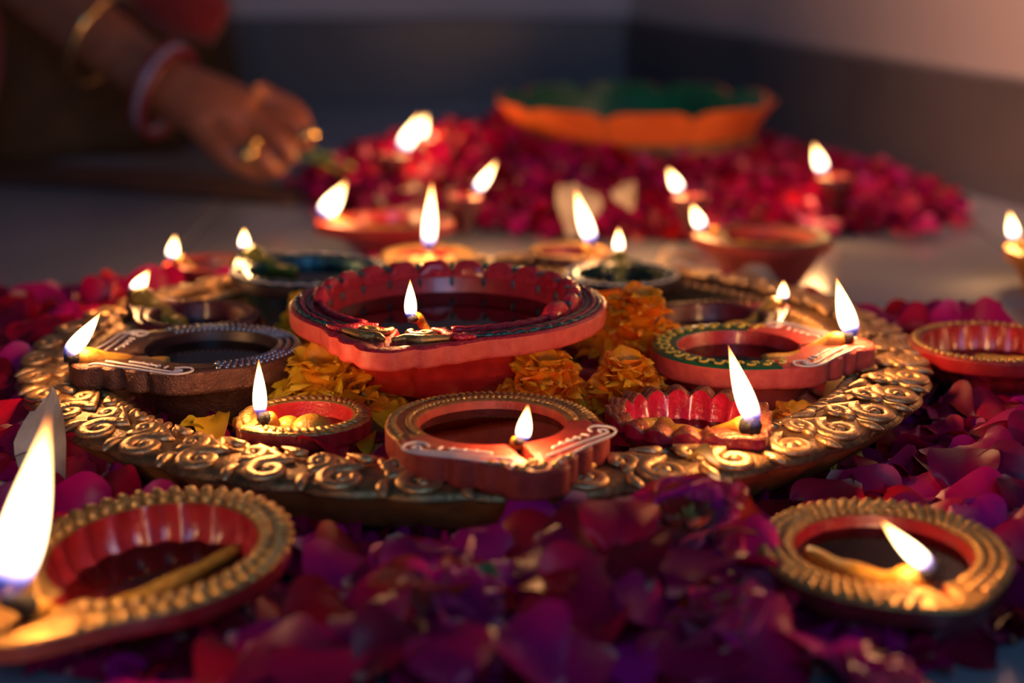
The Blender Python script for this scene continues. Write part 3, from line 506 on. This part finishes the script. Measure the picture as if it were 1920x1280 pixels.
# ---------------------------------------------------------------- petals
def petal_mesh(name, m, L=0.027, W=0.026, cup=0.30, curl=0.35, seed=0, nu=10, nv=12, point=0.0, ruff=0.0010, waist=0.5):
    rnd = random.Random(seed); ph = rnd.uniform(0, 9); asym = rnd.uniform(-0.25, 0.25); mb = MB(); rings = []; hs = []
    twist = rnd.uniform(-0.5, 0.5); cl = curl * rnd.uniform(0.4, 1.4); cu = cup * rnd.uniform(0.5, 1.5); fold = 0
    for j in range(nv + 1):
        v = 1 - (1 - j / nv) ** 1.7
        wd = (0.16 + 0.84 * math.sin(PI * 0.5 * min(1, v / 0.62)) ** (1.0 + waist)) if v < 0.62 else math.sqrt(max(0.0, 1 - ((v - 0.62) / 0.385) ** (2.4 - point))) * (1 - point * (v - .62))
        row = []
        for i in range(nu + 1):
            u = 2 * i / nu - 1
            x = u * wd * W / 2; y = (v - 0.5) * L + 0.05 * L * asym * u
            if v > 0.85: y -= 0.05 * L * abs(u) ** 2
            z = cu * W * (u * wd) ** 2 * 0.5 - cl * L * 0.5 * max(0, v - 0.55) ** 2 * 4 * 0.5 + 0.10 * L * math.sin(PI * v)
            z += fold * abs(u) * 0.0035 * v + twist * u * v * 0.004 + ruff * math.sin(u * 5 + ph) * v * v + ruff * 0.8 * math.sin(u * 9 - v * 4 + ph) * v ** 3
            if i in (0, nu): z -= 0.0005 * v
            row.append((x, y, z))
        rings.append(row); hs.append(v)
    mb.loft(rings, False, hs); return mb.mesh(name, m)
RP = [petal_mesh('rose_petal', M['rose'], L=0.027 + 0.0015 * (i % 4), W=0.027 + 0.0020 * (i % 5), cup=0.25 + 0.1 * (i % 3), curl=0.25 + 0.18 * (i % 4), seed=i) for i in range(10)]
RPC = {'crimson': RP}
for c_, k_ in (('magenta', 'rosemagenta'), ('dark maroon', 'rosedark')):
    RPC[c_] = [m_.copy() for m_ in RP]
    for m_ in RPC[c_]: m_.materials[0] = M[k_]
REG = [(-180, .345), (-150, .365), (-125, .345), (-90, .350), (-60, .352), (-45, .352), (-20, .35), (0, .315), (20, .285), (45, .25), (58, .228), (104, .236), (122, .275), (150, .315), (180, .345)]
BUMPS = [(.066, -.268, .020, .024), (.028, -.286, .011, .024), (.010, -.300, .006, .03), (.092, -.292, .012, .028), (-.03, -.315, .008, .03), (-.085, -.232, .006, .02), (.25, -.06, .010, .05), (.215, -.14, .010, .04), (-.26, .03, .014, .05), (-.24, -.09, .010, .04), (.23, .06, .012, .03), (-.21, -.16, .008, .03), (-.20, .14, .008, .04)]
def mound(x, y):
    return 0.003 + sum(a * math.exp(-((x - bx) ** 2 + (y - by) ** 2) / (2 * s * s)) for bx, by, a, s in BUMPS)
OUT = [DD[k] for k in ('fgleft', 'fgright', 'rightedge', 'outleft')]
def blocked(x, y, pad):
    for d in OUT:
        dx, dy = x - d['loc'][0], y - d['loc'][1]
        if math.hypot(dx, dy) < d['R'] + pad: return True
        a = R_(d['rot']); t = dx * math.cos(a) + dy * math.sin(a)
        if 0 < t < d['R'] * (d['sp'] + .2) and abs(-dx * math.sin(a) + dy * math.cos(a)) < d['R'] * .35 + pad: return True
    return False
def inframe(x, y): return abs(x) < 0.29 * (y + 0.86) * 1.0 + 0.03 and y > -0.355
def face_cam(px_, ry_):      # petals slumped down the outer slope of the ring: tilted after a random turn
    return (Matrix.Rotation(R_(max(-25, min(70, px_))), 3, 'X') @ Matrix.Rotation(R_(ry_), 3, 'Y') @ Matrix.Rotation(rnd.uniform(0, 2 * PI), 3, 'Z')).to_euler()
MARKS = [((-0.10, -0.225), 'between the tallest flame lamp and the tray'), ((-0.065, -0.285), 'right beside the tallest flame lamp'), ((-0.085, -0.34), 'in front of the tallest flame lamp'), ((-0.025, -0.335), 'around the open rose at the bottom middle'),
 ((0.00, -0.255), 'in front of the ornate lamp spout'), ((0.03, -0.31), 'in the middle of the front heap'), ((0.06, -0.25), 'on top of the heap against the tray'), ((0.075, -0.34), 'at the lower right of the front heap'), ((0.125, -0.345), 'in front of the gold-rimmed oil lamp'), ((0.115, -0.225), 'between the gold-rimmed oil lamp and the tray'),
 ((0.19, -0.30), 'right of the gold-rimmed oil lamp'), ((0.18, -0.19), 'under the right front edge of the tray'), ((0.215, -0.12), 'right of the tray behind the gold-rimmed lamp'), ((0.225, -0.06), 'between the tray and the right edge red lamp'), ((0.24, 0.05), 'behind the right edge red lamp'), ((0.17, 0.16), 'behind the back right of the tray'),
 ((-0.19, -0.2), 'left of the tallest flame'), ((-0.225, -0.13), 'beside the tall cream petal left of the tray'), ((-0.26, -0.05), 'left of the tray by the bronze lamp'), ((-0.27, 0.04), 'at the left edge beside the tray'), ((-0.24, 0.12), 'at the back left of the tray'), ((-0.17, 0.2), 'behind the tray by the small maroon lamp')]
def where(x, y, col, pose):
    ph = min(MARKS, key=lambda m: (m[0][0] - x) ** 2 + (m[0][1] - y) ** 2)[1]
    t = '%s %s rose petal %s' % (pose, col, ph); return t, t + 's' if False else 'petals: ' + t
rnd = random.Random(5); top = []; tries = 0; ROSEHEADS = [(.064, -.262, .030), (-.022, -.312, .022), (.112, -.350, .020), (.074, -.318, .018)]
while len(top) < 262 and tries < 60000:
    tries += 1
    a = rnd.uniform(-180, 180); r = math.sqrt(rnd.uniform(.226 ** 2, .37 ** 2)); x = TC.x + r * math.cos(R_(a)); y = r * math.sin(R_(a))
    if r > interp(REG, a) or not inframe(x, y) or blocked(x, y, 0.009): continue
    if abs(math.degrees(math.atan2(y, x - TC.x)) + 100) < 14 and r < 0.255: continue
    if any(math.hypot(x - h[0], y - h[1]) < h[2] * 0.75 for h in ROSEHEADS): continue
    md = 0.0155 if y < -.15 else 0.0165
    if any((x - p[0]) ** 2 + (y - p[1]) ** 2 < md * md for p in top): continue
    top.append((x, y))
def rest_height(r): return 0.0
for x, y in top:
    z = mound(x, y) + rnd.uniform(0.005, 0.013); rr = math.hypot(x - TC.x, y)
    if rr < 0.236: z = min(z, 0.016) if mound(x, y) < 0.015 else z + 0.004
    if rr < 0.258 and -75 < math.degrees(math.atan2(y, x)) < -20 and mound(x, y) < .02: z = min(z, 0.009)
    if blocked(x, y, 0.024): z = min(z, 0.014)
    tl_ = (rnd.gauss(0, 24), rnd.gauss(0, 26)); ang = face_cam(rnd.gauss(24, 18), rnd.gauss(0, 16)); col = rnd.choice(('crimson', 'magenta', 'crimson', 'crimson', 'dark maroon')); nz_ = (ang.to_matrix() @ Vector((0, 0, 1))).z
    lab, grp = where(x, y, col, 'flat-lying' if nz_ > 0.94 else ('tilted' if nz_ > 0.80 else 'steeply upturned'))
    o = link('rose_petal', rnd.choice(RPC[col]), None, (x, y, z), ang, rnd.uniform(0.82, 1.22), label=lab, category='petal', group=grp)
# within the tray
TRAYL = [DD[k] for k in ('front', 'small', 'shell', 'bronze', 'green', 'backleft', 'teal', 'darkgreen', 'backright')]
def tray_blocked(x, y, k=0.72):
    if math.hypot(x - DD['big']['loc'][0], y - DD['big']['loc'][1]) < DD['big']['R'] * 0.72: return True
    return any(math.hypot(x - d['loc'][0], y - d['loc'][1]) < d['R'] * k + 0.004 for d in TRAYL)
n_in = 0; tries = 0; inn_ = []
while n_in < 38 and tries < 9000:
    tries += 1; a = rnd.uniform(0, 2 * PI); r = math.sqrt(rnd.random()) * 0.172; x = TC.x + r * math.cos(a); y = r * math.sin(a)
    if tray_blocked(x, y, 0.9) or (y > 0.06 and rnd.random() < 0.7): continue
    if any((x - p[0]) ** 2 + (y - p[1]) ** 2 < 0.014 ** 2 for p in inn_): continue
    inn_.append((x, y)); n_in += 1
    link('rose_petal', rnd.choice(RP), None, (x, y, 0.0155 + rnd.uniform(0, 0.004)), (R_(rnd.gauss(0, 14)), R_(rnd.gauss(0, 16)), rnd.uniform(0, 2 * PI)), rnd.uniform(0.7, 0.95), label='red rose petal lying inside the golden tray among the lamps', category='petal', group='rose petals inside the tray')
for px_, py_, pz_, rz_ in ((-0.052, -0.180, 0.024, 0.5), (-0.040, -0.187, 0.023, -0.6), (-0.077, -0.169, 0.030, 1.2), (-0.064, -0.176, 0.022, 2.0)):
    link('rose_petal', RP[3 if rz_ > 0 else 6], None, (px_, py_, pz_), (R_(35), R_(10), rz_), 0.85, label='upturned magenta petal wedged between the roped red lamp and the front lamp', category='petal', group='petals wedged beside the front lamp')

# everything below the top layer and the far mound: one uncountable mass
src = [petal_mesh('p', M['rose'], L=0.024, W=0.023, cup=0.3, curl=0.4, seed=40 + i, nu=5, nv=6) for i in range(6)]
srcd = [([v.co.copy() for v in me.vertices], [tuple(p.vertices) for p in me.polygons], [a.value for a in me.attributes['h'].data]) for me in src]
mass = MB()
def mass_petal(x, y, z, rx, ry, rz_, sc):
    vs, fs, hs = rnd.choice(srcd); m4 = Matrix.Translation((x, y, z)) @ Euler((rx, ry, rz_)).to_matrix().to_4x4() @ Matrix.Scale(sc, 4); mass.rn = rnd.random(); b = len(mass.v)
    for v, h in zip(vs, hs): mass.add(m4 @ v, h)
    mass.cm = rnd.choice((0, 0, 1, 2, 2))
    for f in fs: mass.face(*[b + i for i in f])

cnt = 0
while cnt < 1500:
    a = rnd.uniform(-180, 180); r = math.sqrt(rnd.uniform(.205 ** 2, .37 ** 2)); x = TC.x + r * math.cos(R_(a)); y = r * math.sin(R_(a))
    if r > interp(REG, a) + 0.004 or not inframe(x, y) or blocked(x, y, -0.012): continue
    cnt += 1; z = rnd.uniform(0.004, max(0.0045, mound(x, y) + 0.001)); 
    if r < 0.222: z = min(z, 0.006)
    mass_petal(x, y, z, R_(rnd.gauss(0, 16)), R_(rnd.gauss(0, 16)), rnd.uniform(0, 6.28), rnd.uniform(0.8, 1.15))
cnt = 0
while cnt < 420:
    a = rnd.uniform(0, 2 * PI); r = math.sqrt(rnd.random()) * 0.172; x = TC.x + r * math.cos(a); y = r * math.sin(a)
    if tray_blocked(x, y, 0.62): cnt += 0.2; continue
    cnt += 1; mass_petal(x, y, rnd.uniform(0.009, 0.014), R_(rnd.gauss(0, 10)), R_(rnd.gauss(0, 10)), rnd.uniform(0, 6.28), rnd.uniform(0.6, 0.9))
UC = (0.107, 0.68); UR = 0.118
SMALL = [DD[k] for k in ('p1', 'p2', 'p3', 'p4', 'p5', 'bowlright', 'redback')]
def far_edge(a): # outline of the far mound around the orange bowl
    return interp([(-180, .29), (-150, .28), (-120, .265), (-90, .255), (-60, .275), (-35, .30), (-10, .25), (20, .20), (90, .19), (150, .24), (180, .29)], a)
def d_big(x, y): return any(d['R'] > .03 and math.hypot(x - d['loc'][0], y - d['loc'][1]) < d['R'] * 1.2 for d in SMALL)
cnt = 0
while cnt < 2600:
    a = rnd.uniform(-180, 180); r = math.sqrt(rnd.uniform(.075 ** 2, .31 ** 2)); e = far_edge(a)
    if r > e: continue
    x = UC[0] + r * math.cos(R_(a)); y = UC[1] + r * math.sin(R_(a)); k = 1 - max(0, r - 0.11) / (e - 0.11)
    hh = 0.004 + 0.062 * k ** 0.8 * (0.75 + 0.25 * math.cos(R_(a - 170))) * (0.85 + 0.3 * noise.noise((x * 18, y * 18, 0)))
    if r < UR * 1.02: hh = min(hh, 0.030)
    if any(math.hypot(x - d['loc'][0], y - d['loc'][1]) < d['R'] * (1.1 if d['R'] > .03 else 0.5) for d in SMALL): hh = min(hh, 0.014 if d_big(x, y) else 0.026)
    if cnt < 150 and False: pass
    cnt += 1; z = hh if rnd.random() < 0.65 else rnd.uniform(0.004, hh)
    mass_petal(x, y, z + 0.002, R_(rnd.gauss(14, 28)), R_(rnd.gauss(0, 28)), rnd.uniform(0, 6.28), rnd.uniform(0.75, 1.15))
for x, y in ((.335, .50), (.345, .47), (.31, .44), (.36, .53), (-.165, .60), (-.13, .54), (-.15, .50), (.29, .42), (-.185, .64)):
    mass_petal(x, y, 0.006, R_(rnd.gauss(0, 16)), R_(rnd.gauss(0, 16)), rnd.uniform(0, 6.28), 1.0)
build(mass, 'rose_petals', [M['rose'], M['rosemagenta'], M['rosedark']], kind='stuff', label='mass of loose crimson rose petals under the top layer and around the orange bowl', category='petals')
for me in src: bpy.data.meshes.remove(me)

# cream and amber petals
def single(mesh, loc, rot, sc, label, cat='petal', **k): return link('flower_petal', mesh, None, loc, [R_(r) for r in rot], sc, label=label, category=cat, **k)
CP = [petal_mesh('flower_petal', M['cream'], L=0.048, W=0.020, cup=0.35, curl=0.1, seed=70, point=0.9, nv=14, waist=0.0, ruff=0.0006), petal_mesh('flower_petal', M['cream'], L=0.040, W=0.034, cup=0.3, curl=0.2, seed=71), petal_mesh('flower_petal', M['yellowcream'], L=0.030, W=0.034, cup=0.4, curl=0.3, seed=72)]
single(CP[0], (-0.1900, -0.164, 0.026), (76, -6, -14), 1.2, 'tall cream pointed petal standing against the tray at the left')
single(CP[1], (-0.203, -0.205, 0.016), (55, 10, 30), 0.75, 'pale pink-white petal at the left edge behind the tallest flame')
single(CP[1], (0.045, 0.400, 0.028), (62, 14, 10), 1.05, 'broad cream petal standing before the far rose petal mound')
single(CP[1], (0.085, 0.415, 0.036), (58, -30, -20), 0.6, 'small cream petal leaning beside the broad cream one')
single(CP[2], (0.003, 0.225, 0.018), (66, 0, 4), 1.0, 'amber yellow petal standing behind the tray rim')
single(CP[1], (-0.035, 0.235, 0.010), (30, 0, 60), 0.8, 'pale petal lying left of the amber petal behind the tray')
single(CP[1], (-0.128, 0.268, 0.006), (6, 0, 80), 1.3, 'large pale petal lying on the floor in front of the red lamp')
single(CP[1], (0.155, 0.225, 0.012), (14, 0, 70), 1.0, 'pinkish pale petal lying on petals before the deep red lamp')
single(CP[1], (0.105, 0.20, 0.032), (8, 0, 100), 0.85, 'pale petal resting on the back rim of the tray')
single(CP[2], (0.075, -0.2035, 0.0375), (10, 5, 70), 0.45, 'small green-yellow petal lying on the tray border beside the shell lamp')

# ---------------------------------------------------------------- marigolds
def mg_petal(m, seed):
    return petal_mesh('petal', m, L=0.0165, W=0.0145, cup=0.5, curl=0.5, seed=seed, nu=8, nv=8, ruff=0.0010, waist=0.0)
MO = [mg_petal(M['orangepetal'], 100 + i) for i in range(4)]; MY = [mg_petal(M['yellowpetal'], 110 + i) for i in range(4)]
def marigold(loc, rad, hgt, n, pets, label, tilt=(0, 0), seed=0, extra=None):
    rn = random.Random(seed); root = link('marigold', None, loc=loc, rot=(R_(tilt[0]), R_(tilt[1]), 0), label=label, category='flower', group='marigolds in the tray')
    mb = MB(); mb.ball((0, 0, 0.0), rad * 0.45, rad * 0.45, hgt * 0.55, 12, 6); build(mb, 'core', M['orangepetal'], root)
    for k in range(n):
        t = (k + 0.5) / n; a = k * 2.39996 + rn.uniform(-.2, .2); el = (1 - t) ** 0.9 # 1 outer, 0 centre
        r = rad * (0.18 + 0.62 * el); z = hgt * (0.95 - 0.85 * el ** 1.3) - 0.001
        pitch = R_(12 + 62 * (1 - el) + rn.uniform(-16, 16))
        m3 = Matrix.Rotation(a - PI / 2, 3, 'Z') @ Matrix.Rotation(pitch, 3, 'X') @ Matrix.Rotation(R_(rn.uniform(-25, 25)), 3, 'Y')
        link('petal', rn.choice(pets), root, (r * math.cos(a), r * math.sin(a), z), m3.to_euler(), rn.uniform(0.65, 1.1))
    return root
marigold((-0.083, -0.076, 0.015), 0.041, 0.032, 96, MY, 'yellow-orange marigold between the bronze lamp and the big red dish', (14, -8), 1)
marigold((0.013, -0.088, 0.017), 0.028, 0.034, 74, MO, 'orange marigold under the front right of the big red dish', (16, 5), 2)
marigold((0.052, -0.084, 0.014), 0.024, 0.034, 62, MO, 'orange marigold behind the shell lamp beside the green-ringed lamp', (12, 0), 3)
marigold((0.057, -0.022, 0.022), 0.028, 0.042, 64, MO, 'taller orange marigold behind the others, right of the big red dish', (6, 8), 4)
marigold((0.128, -0.112, 0.010), 0.028, 0.018, 48, MO, 'flattened orange marigold below the green-ringed lamp', (10, 0), 5)
marigold((-0.106, 0.036, 0.012), 0.024, 0.034, 40, MY, 'yellow marigold behind the bronze lamp at the back left of the tray', (0, 0), 6)
marigold((0.050, 0.052, 0.012), 0.024, 0.032, 40, MO, 'orange marigold between the big red dish and the dark green lamp', (0, 0), 7)
n = 0; LOOSE = [(-0.035, -0.115), (-0.028, -0.122), (-0.018, -0.118), (-0.045, -0.108), (-0.11, -0.118), (-0.118, -0.112), (-0.13, -0.12), (0.142, -0.095), (0.15, -0.088), (0.10, -0.098), (-0.058, -0.100), (-0.075, -0.105), (-0.095, -0.098), (-0.102, -0.108), (-0.008, -0.112), (0.004, -0.115), (-0.05, -0.125), (0.085, -0.085), (0.135, -0.115), (-0.03, -0.098), (-0.112, 0.04), (-0.062, -0.13), (-0.14, -0.118)]
for x, y in LOOSE:
    link('marigold_petal', rnd.choice(MY), None, (x, y, 0.020 + rnd.uniform(0, 0.004)), (R_(rnd.uniform(5, 50)), R_(rnd.gauss(0, 20)), rnd.uniform(0, 6.28)), rnd.uniform(0.7, 1.2), label='loose yellow marigold petal lying in the golden tray', category='petal', group='loose marigold petals')

# ---------------------------------------------------------------- rose heads in the front heap
FP = [petal_mesh('petal', M['roseflower'], L=0.026, W=0.026, cup=0.6, curl=0.45, seed=200 + i, ruff=0.0018) for i in range(5)]
def rose(loc, sc, n, tilt, label, seed, stamens):
    rn = random.Random(seed); root = link('rose', None, loc=loc, rot=(R_(tilt[0]), R_(tilt[1]), R_(tilt[2])), scale=sc, label=label, category='flower', group='rose heads in the front heap')
    for k in range(n):
        t = k / n; a = k * 2.39996 + rn.uniform(-.3, .3); r = 0.005 + 0.016 * t; pitch = R_(80 - 62 * t + rn.uniform(-14, 14))
        m3 = Matrix.Rotation(a - PI / 2, 3, 'Z') @ Matrix.Rotation(pitch, 3, 'X') @ Matrix.Rotation(R_(rn.uniform(-18, 18)), 3, 'Y')
        link('petal', rn.choice(FP), root, (r * math.cos(a), r * math.sin(a), 0.014 - 0.008 * t), m3.to_euler(), rn.uniform(0.75, 1.1))
    mb = MB()
    for k in range(34 if stamens else 10):
        a = rn.uniform(0, 6.28); r = rn.uniform(0, 0.006); q = rn.uniform(0.3, 1.0)
        mb.tube([(r * .4 * math.cos(a), r * .4 * math.sin(a), 0.004), (r * math.cos(a), r * math.sin(a), 0.012 + 0.006 * q), (r * 1.3 * math.cos(a), r * 1.3 * math.sin(a), 0.016 + 0.008 * q)], [0.0004, 0.0004, 0.0008], 5)
    build(mb, 'stamens', M['stamen'], root, kind='stuff')
    mb = MB(); mb.ball((0, 0, 0.001), 0.006, 0.006, 0.005, 10, 6); build(mb, 'calyx', M['leaf'], root)
rose((0.066, -0.262, 0.020), 1.05, 19, (22, -8, 0), 'crumpled red rose head on top of the heap against the tray front', 1, False)
rose((-0.022, -0.312, 0.012), 0.95, 15, (20, 10, 60), 'open rose head with golden stamens at the bottom middle of the heap', 2, True)
rose((0.112, -0.350, 0.002), 0.85, 13, (25, -10, 160), 'open rose head with golden stamens below the front right lamp', 3, True)
rose((0.074, -0.318, 0.010), 0.85, 14, (15, 10, 220), 'bright crimson rose head beside the front right lamp', 4, False)
SP = petal_mesh('leaf', M['leaf'], L=0.020, W=0.010, cup=0.4, curl=0.3, seed=300, point=0.8)
link('leaf', SP, None, (0.024, -0.256, 0.026), (R_(50), R_(20), R_(60)), 0.9, label='blue-green leaf scrap lying on the front heap below the tray', category='leaf')
link('leaf', SP, None, (-0.012, -0.300, 0.024), (R_(40), R_(0), R_(-50)), 1.0, label='olive leaf scrap beside the open rose at the bottom middle', category='leaf')

# ---------------------------------------------------------------- orange lotus bowl
urli = link('lotus_bowl', None, loc=(UC[0], UC[1], 0), label='wide orange lotus-petal bowl with green inside standing in the petal mound', category='bowl')
mb = MB(); mb.loft(lathe_rows([(0.001, 0.0, 0), (0.085, 0.0, 0), (0.092, 0.006, 0), (0.094, 0.014, 0), (0.100, 0.020, 1), (0.108, 0.028, 1), (0.110, 0.036, 1), (0.104, 0.044, 0), (0.103, 0.048, 0)], 240, 36, 0.004)); build(mb, 'carved_base', M['urliochre'], urli)
mb = MB()
for k in range(40):
    a = 2 * PI * k / 40; mb.ball((0.108 * math.cos(a), 0.108 * math.sin(a), 0.030), 0.004, 0.006, 0.006, 8, 5, rot=a)
    mb.ball((0.098 * math.cos(a + .08), 0.098 * math.sin(a + .08), 0.017), 0.003, 0.004, 0.004, 7, 4, rot=a)
build(mb, 'bead_border', M['urliochre'], urli, kind='stuff')
mb = MB(); mb.loft(lathe_rows([(0.098, 0.046, 0), (0.104, 0.060, 0), (0.105, 0.068, 0), (0.103, 0.069, 0), (0.100, 0.066, 0), (0.098, 0.045, 0), (0.07, 0.028, 0), (0.001, 0.024, 0)], 96)); build(mb, 'bowl', M['urligreen'], urli)
NP = 10; mb = MB(); hw = PI / NP * 0.985; outer = []; inr = []
def lotus(u, v): # u -1..1 across, v 0..1 up
    edge = 1 - 0.24 * abs(u) ** 5
    z = 0.050 + 0.028 * v * edge
    r = 0.104 + 0.014 * v ** 1.4 + 0.006 * (1 - u * u) * (0.4 + 0.6 * v)
    return r, u * hw, z
rows = []
for j in range(8):
    v = j / 7; rows.append([(lotus(-1 + 2 * i / 12, v), 0) for i in range(13)])
def cyl(t, off): r, a, z = t; r -= off; return (r * math.cos(a), r * math.sin(a), z)
rr_ = [[cyl(t, 0) for t, _ in row] for row in rows]; ri_ = [[cyl(t, 0.004) for t, _ in row] for row in reversed(rows)]
mb.loft(rr_, False); mb.loft([rr_[-1], ri_[0]], False); mb.cm = 1; mb.loft(ri_, False)
pm = mb.mesh('petal', [M['urliorange'], M['urligreen']])
for k in range(NP): link('petal', pm, urli, (0, 0, 0), (0, 0, 2 * PI * (k + 0.5) / NP + 0.04))

# ---------------------------------------------------------------- person reaching in from the left
J = dict(hip=(-0.95, 1.02, 0.25), chest=(-0.92, 0.98, 0.50), sh=(-0.80, 0.92, 0.52), elbow=(-0.56, 0.81, 0.262), fore=(-0.3987, 0.6956, 0.158), w0=(-0.318, 0.636, 0.110), wrist=(-0.2863, 0.6112, 0.0929), palm=(-0.2439, 0.5914, 0.0762),
 k1=(-0.2080, 0.6180, 0.0850), k2=(-0.2090, 0.5975, 0.0765), k3=(-0.2150, 0.5770, 0.0670), k4=(-0.2250, 0.5590, 0.0575),
 p1=(-0.1800, 0.6110, 0.0740), p2=(-0.1763, 0.5850, 0.0640), p3=(-0.1850, 0.5620, 0.0540), p4=(-0.1990, 0.5430, 0.0440),
 t1=(-0.1690, 0.5980, 0.0540), t2=(-0.1690, 0.5810, 0.0440), t3=(-0.1785, 0.5630, 0.0360), t4=(-0.1910, 0.5480, 0.0290),
 th0=(-0.2540, 0.5720, 0.0650), th1=(-0.2270, 0.5500, 0.0450), th2=(-0.2050, 0.5580, 0.0320), th3=(-0.1850, 0.5740, 0.0330))
Rr = dict(hip=.14, chest=.12, sh=.055, elbow=.040, fore=.036, w0=.027, wrist=.026, palm=.026, k1=.0115, k2=.0115, k3=.011, k4=.010, p1=.0090, p2=.0092, p3=.009, p4=.008, t1=.0070, t2=.0072, t3=.007, t4=.0062, th0=.014, th1=.0115, th2=.010, th3=.0075)
names = list(J); E_ = [('hip', 'chest'), ('chest', 'sh'), ('sh', 'elbow'), ('elbow', 'fore'), ('fore', 'w0'), ('w0', 'wrist'), ('wrist', 'palm')] + [('palm', 'k%d' % i) for i in (1, 2, 3, 4)] + [('k%d' % i, 'p%d' % i) for i in (1, 2, 3, 4)] + [('p%d' % i, 't%d' % i) for i in (1, 2, 3, 4)] + [('palm', 'th0'), ('th0', 'th1'), ('th1', 'th2'), ('th2', 'th3')]
me = bpy.data.meshes.new('person'); me.from_pydata([J[n] for n in names], [(names.index(a), names.index(b)) for a, b in E_], []); me.materials.append(M['skin'])
person = link('person', me, label='person in dark clothes reaching in from the left, wearing bangles and rings', category='person')
md = person.modifiers.new('skin', 'SKIN'); md.use_smooth_shade = True
for i, n in enumerate(names): me.skin_vertices[0].data[i].radius = (Rr[n],) * 2
me.skin_vertices[0].data[0].use_root = True
sd = person.modifiers.new('sub', 'SUBSURF'); sd.levels = 2; sd.render_levels = 2
def band(name, c, axis, R, w_, m, th=0.003, n=40, parent=person):
    ax = Vector(axis).normalized(); u = ax.orthogonal().normalized(); v = ax.cross(u); mb = MB(); rings = []
    for q in range(9):
        e = 2 * PI * q / 8; rings.append([Vector(c) + ax * (w_ * math.cos(e)) + (u * math.cos(2 * PI * i / n) + v * math.sin(2 * PI * i / n)) * (R + th * math.sin(e)) for i in range(n)])
    mb.loft(rings); return build(mb, name, m, parent)
fa = Vector(J['wrist']) - Vector(J['fore'])
for k, mm in enumerate(('redbangle', 'shellwhite', 'redbangle')):
    band('bangle', Vector((-0.2955, 0.6185, 0.0935)) + fa.normalized() * 0.0062 * k, (1.0, -0.35, -0.42), 0.038, 0.003, M[mm])
band('bangle', (-0.350, 0.659, 0.128), (1.0, -0.4, -0.55), 0.042, 0.0028, M['brightgold'])
band('ring', (Vector(J['k4']) * .35 + Vector(J['p4']) * .65), Vector(J['p4']) - Vector(J['k4']), 0.0098, 0.0022, M['brightgold'], 0.0016, 24)
band('ring', (Vector(J['p2']) * .55 + Vector(J['t2']) * .45), Vector(J['t2']) - Vector(J['p2']), 0.0096, 0.0022, M['brightgold'], 0.0016, 24)
for c in ((-0.2120, 0.5395, 0.0480), (-0.1668, 0.5800, 0.0585)):
    mb = MB(); mb.ball(c, 0.0080, 0.0080, 0.0072, 12, 8); build(mb, 'ring_stone', M['brightgold'], person)
def cloth(name, path, rad, m, flat=0.5, folds=7, amp=0.12, n=48, upv=(0, 0, 1)):
    pts = spline(path, 8); K = len(pts); mb = MB(); rings = []
    for k, p in enumerate(pts):
        t = (pts[min(k + 1, K - 1)] - pts[max(k - 1, 0)]).normalized(); b = Vector(upv).cross(t).normalized(); c = t.cross(b); r = interp([(i / (len(rad) - 1), q) for i, q in enumerate(rad)], k / (K - 1))
        rings.append([p + (b * math.cos(a) + c * math.sin(a) * flat) * r * (1 + amp * math.sin(folds * a + 3 * noise.noise((k * 0.08, a, 1)))) for a in (2 * PI * i / n for i in range(n))])
    mb.loft(rings, True, None, True, True); return build(mb, name, m, person)
mb = MB(); rings = []
for z, sx, sy in ((0.0, .36, .24), (0.02, .37, .25), (0.10, .36, .25), (0.2, .35, .24), (0.3, .31, .22), (0.4, .22, .16), (0.44, .10, .08)):
    rings.append([(-0.665 + sx * math.cos(a) * (1 + 0.035 * math.sin(11 * a + 1)), 1.0 + sy * math.sin(a) * (1 + 0.05 * math.sin(11 * a + 1)) , z) for a in (2 * PI * i / 96 for i in range(96))])
mb.loft(rings, True, None, True, True); build(mb, 'skirt', M['olivecloth'], person)
cloth('sleeve', [(-0.86, 0.95, 0.55), (-0.72, 0.88, 0.42), (-0.60, 0.83, 0.30)], [.09, .075, .066], M['redcloth'], 1.0, 5, 0.05, 40, (0, 1, 0))
cloth('scarf', [(-0.72, 0.86, 0.42), (-0.56, 0.76, 0.24), (-0.50, 0.68, 0.14), (-0.50, 0.62, 0.06)], [.06, .055, .055, .05], M['redcloth'], 0.35, 5, 0.10, 40, (0, 1, 0.3))
cloth('scarf_end', [(-0.50, 0.90, 0.42), (-0.40, 0.83, 0.26), (-0.32, 0.80, 0.165), (-0.27, 0.79, 0.13)], [.06, .055, .045, .02], M['redcloth'], 0.35, 5, 0.10, 40, (0, 1, 0.3))
cloth('arm_shadow_strip', [(-0.62, 0.74, 0.002), (-0.42, 0.72, 0.003), (-0.28, 0.66, 0.003), (-0.17, 0.60, 0.002)], [.055, .05, .045, .03], M['shadowbrown'], 0.09, 5, 0.08, 36, (0, 0, 1))  # arm's shadow on the floor, modelled as a thin brown strip
st = MB(); sp_ = spline([(-0.196, 0.578, 0.034), (-0.178, 0.579, 0.040), (-0.160, 0.583, 0.036), (-0.136, 0.588, 0.022)], 5); st.tube(sp_, [0.0016] * len(sp_), 8)
for k in (7, 10, 13):
    p = sp_[k]; st.tube(spline([p, p + Vector((0.008, -0.004, 0.006)), p + Vector((0.016, -0.004, 0.002))], 4), [0.0008, 0.002, 0.0032, 0.0038, 0.0042, 0.004, 0.0034, 0.0024, 0.001], 8, 0.25)
M['stem'] = mat('fresh_stem', (0.22, 0.36, 0.05), 0.45)
build(st, 'cut_flower', M['stem'], label='green flower stem held between the fingertips above the floor', category='stem')
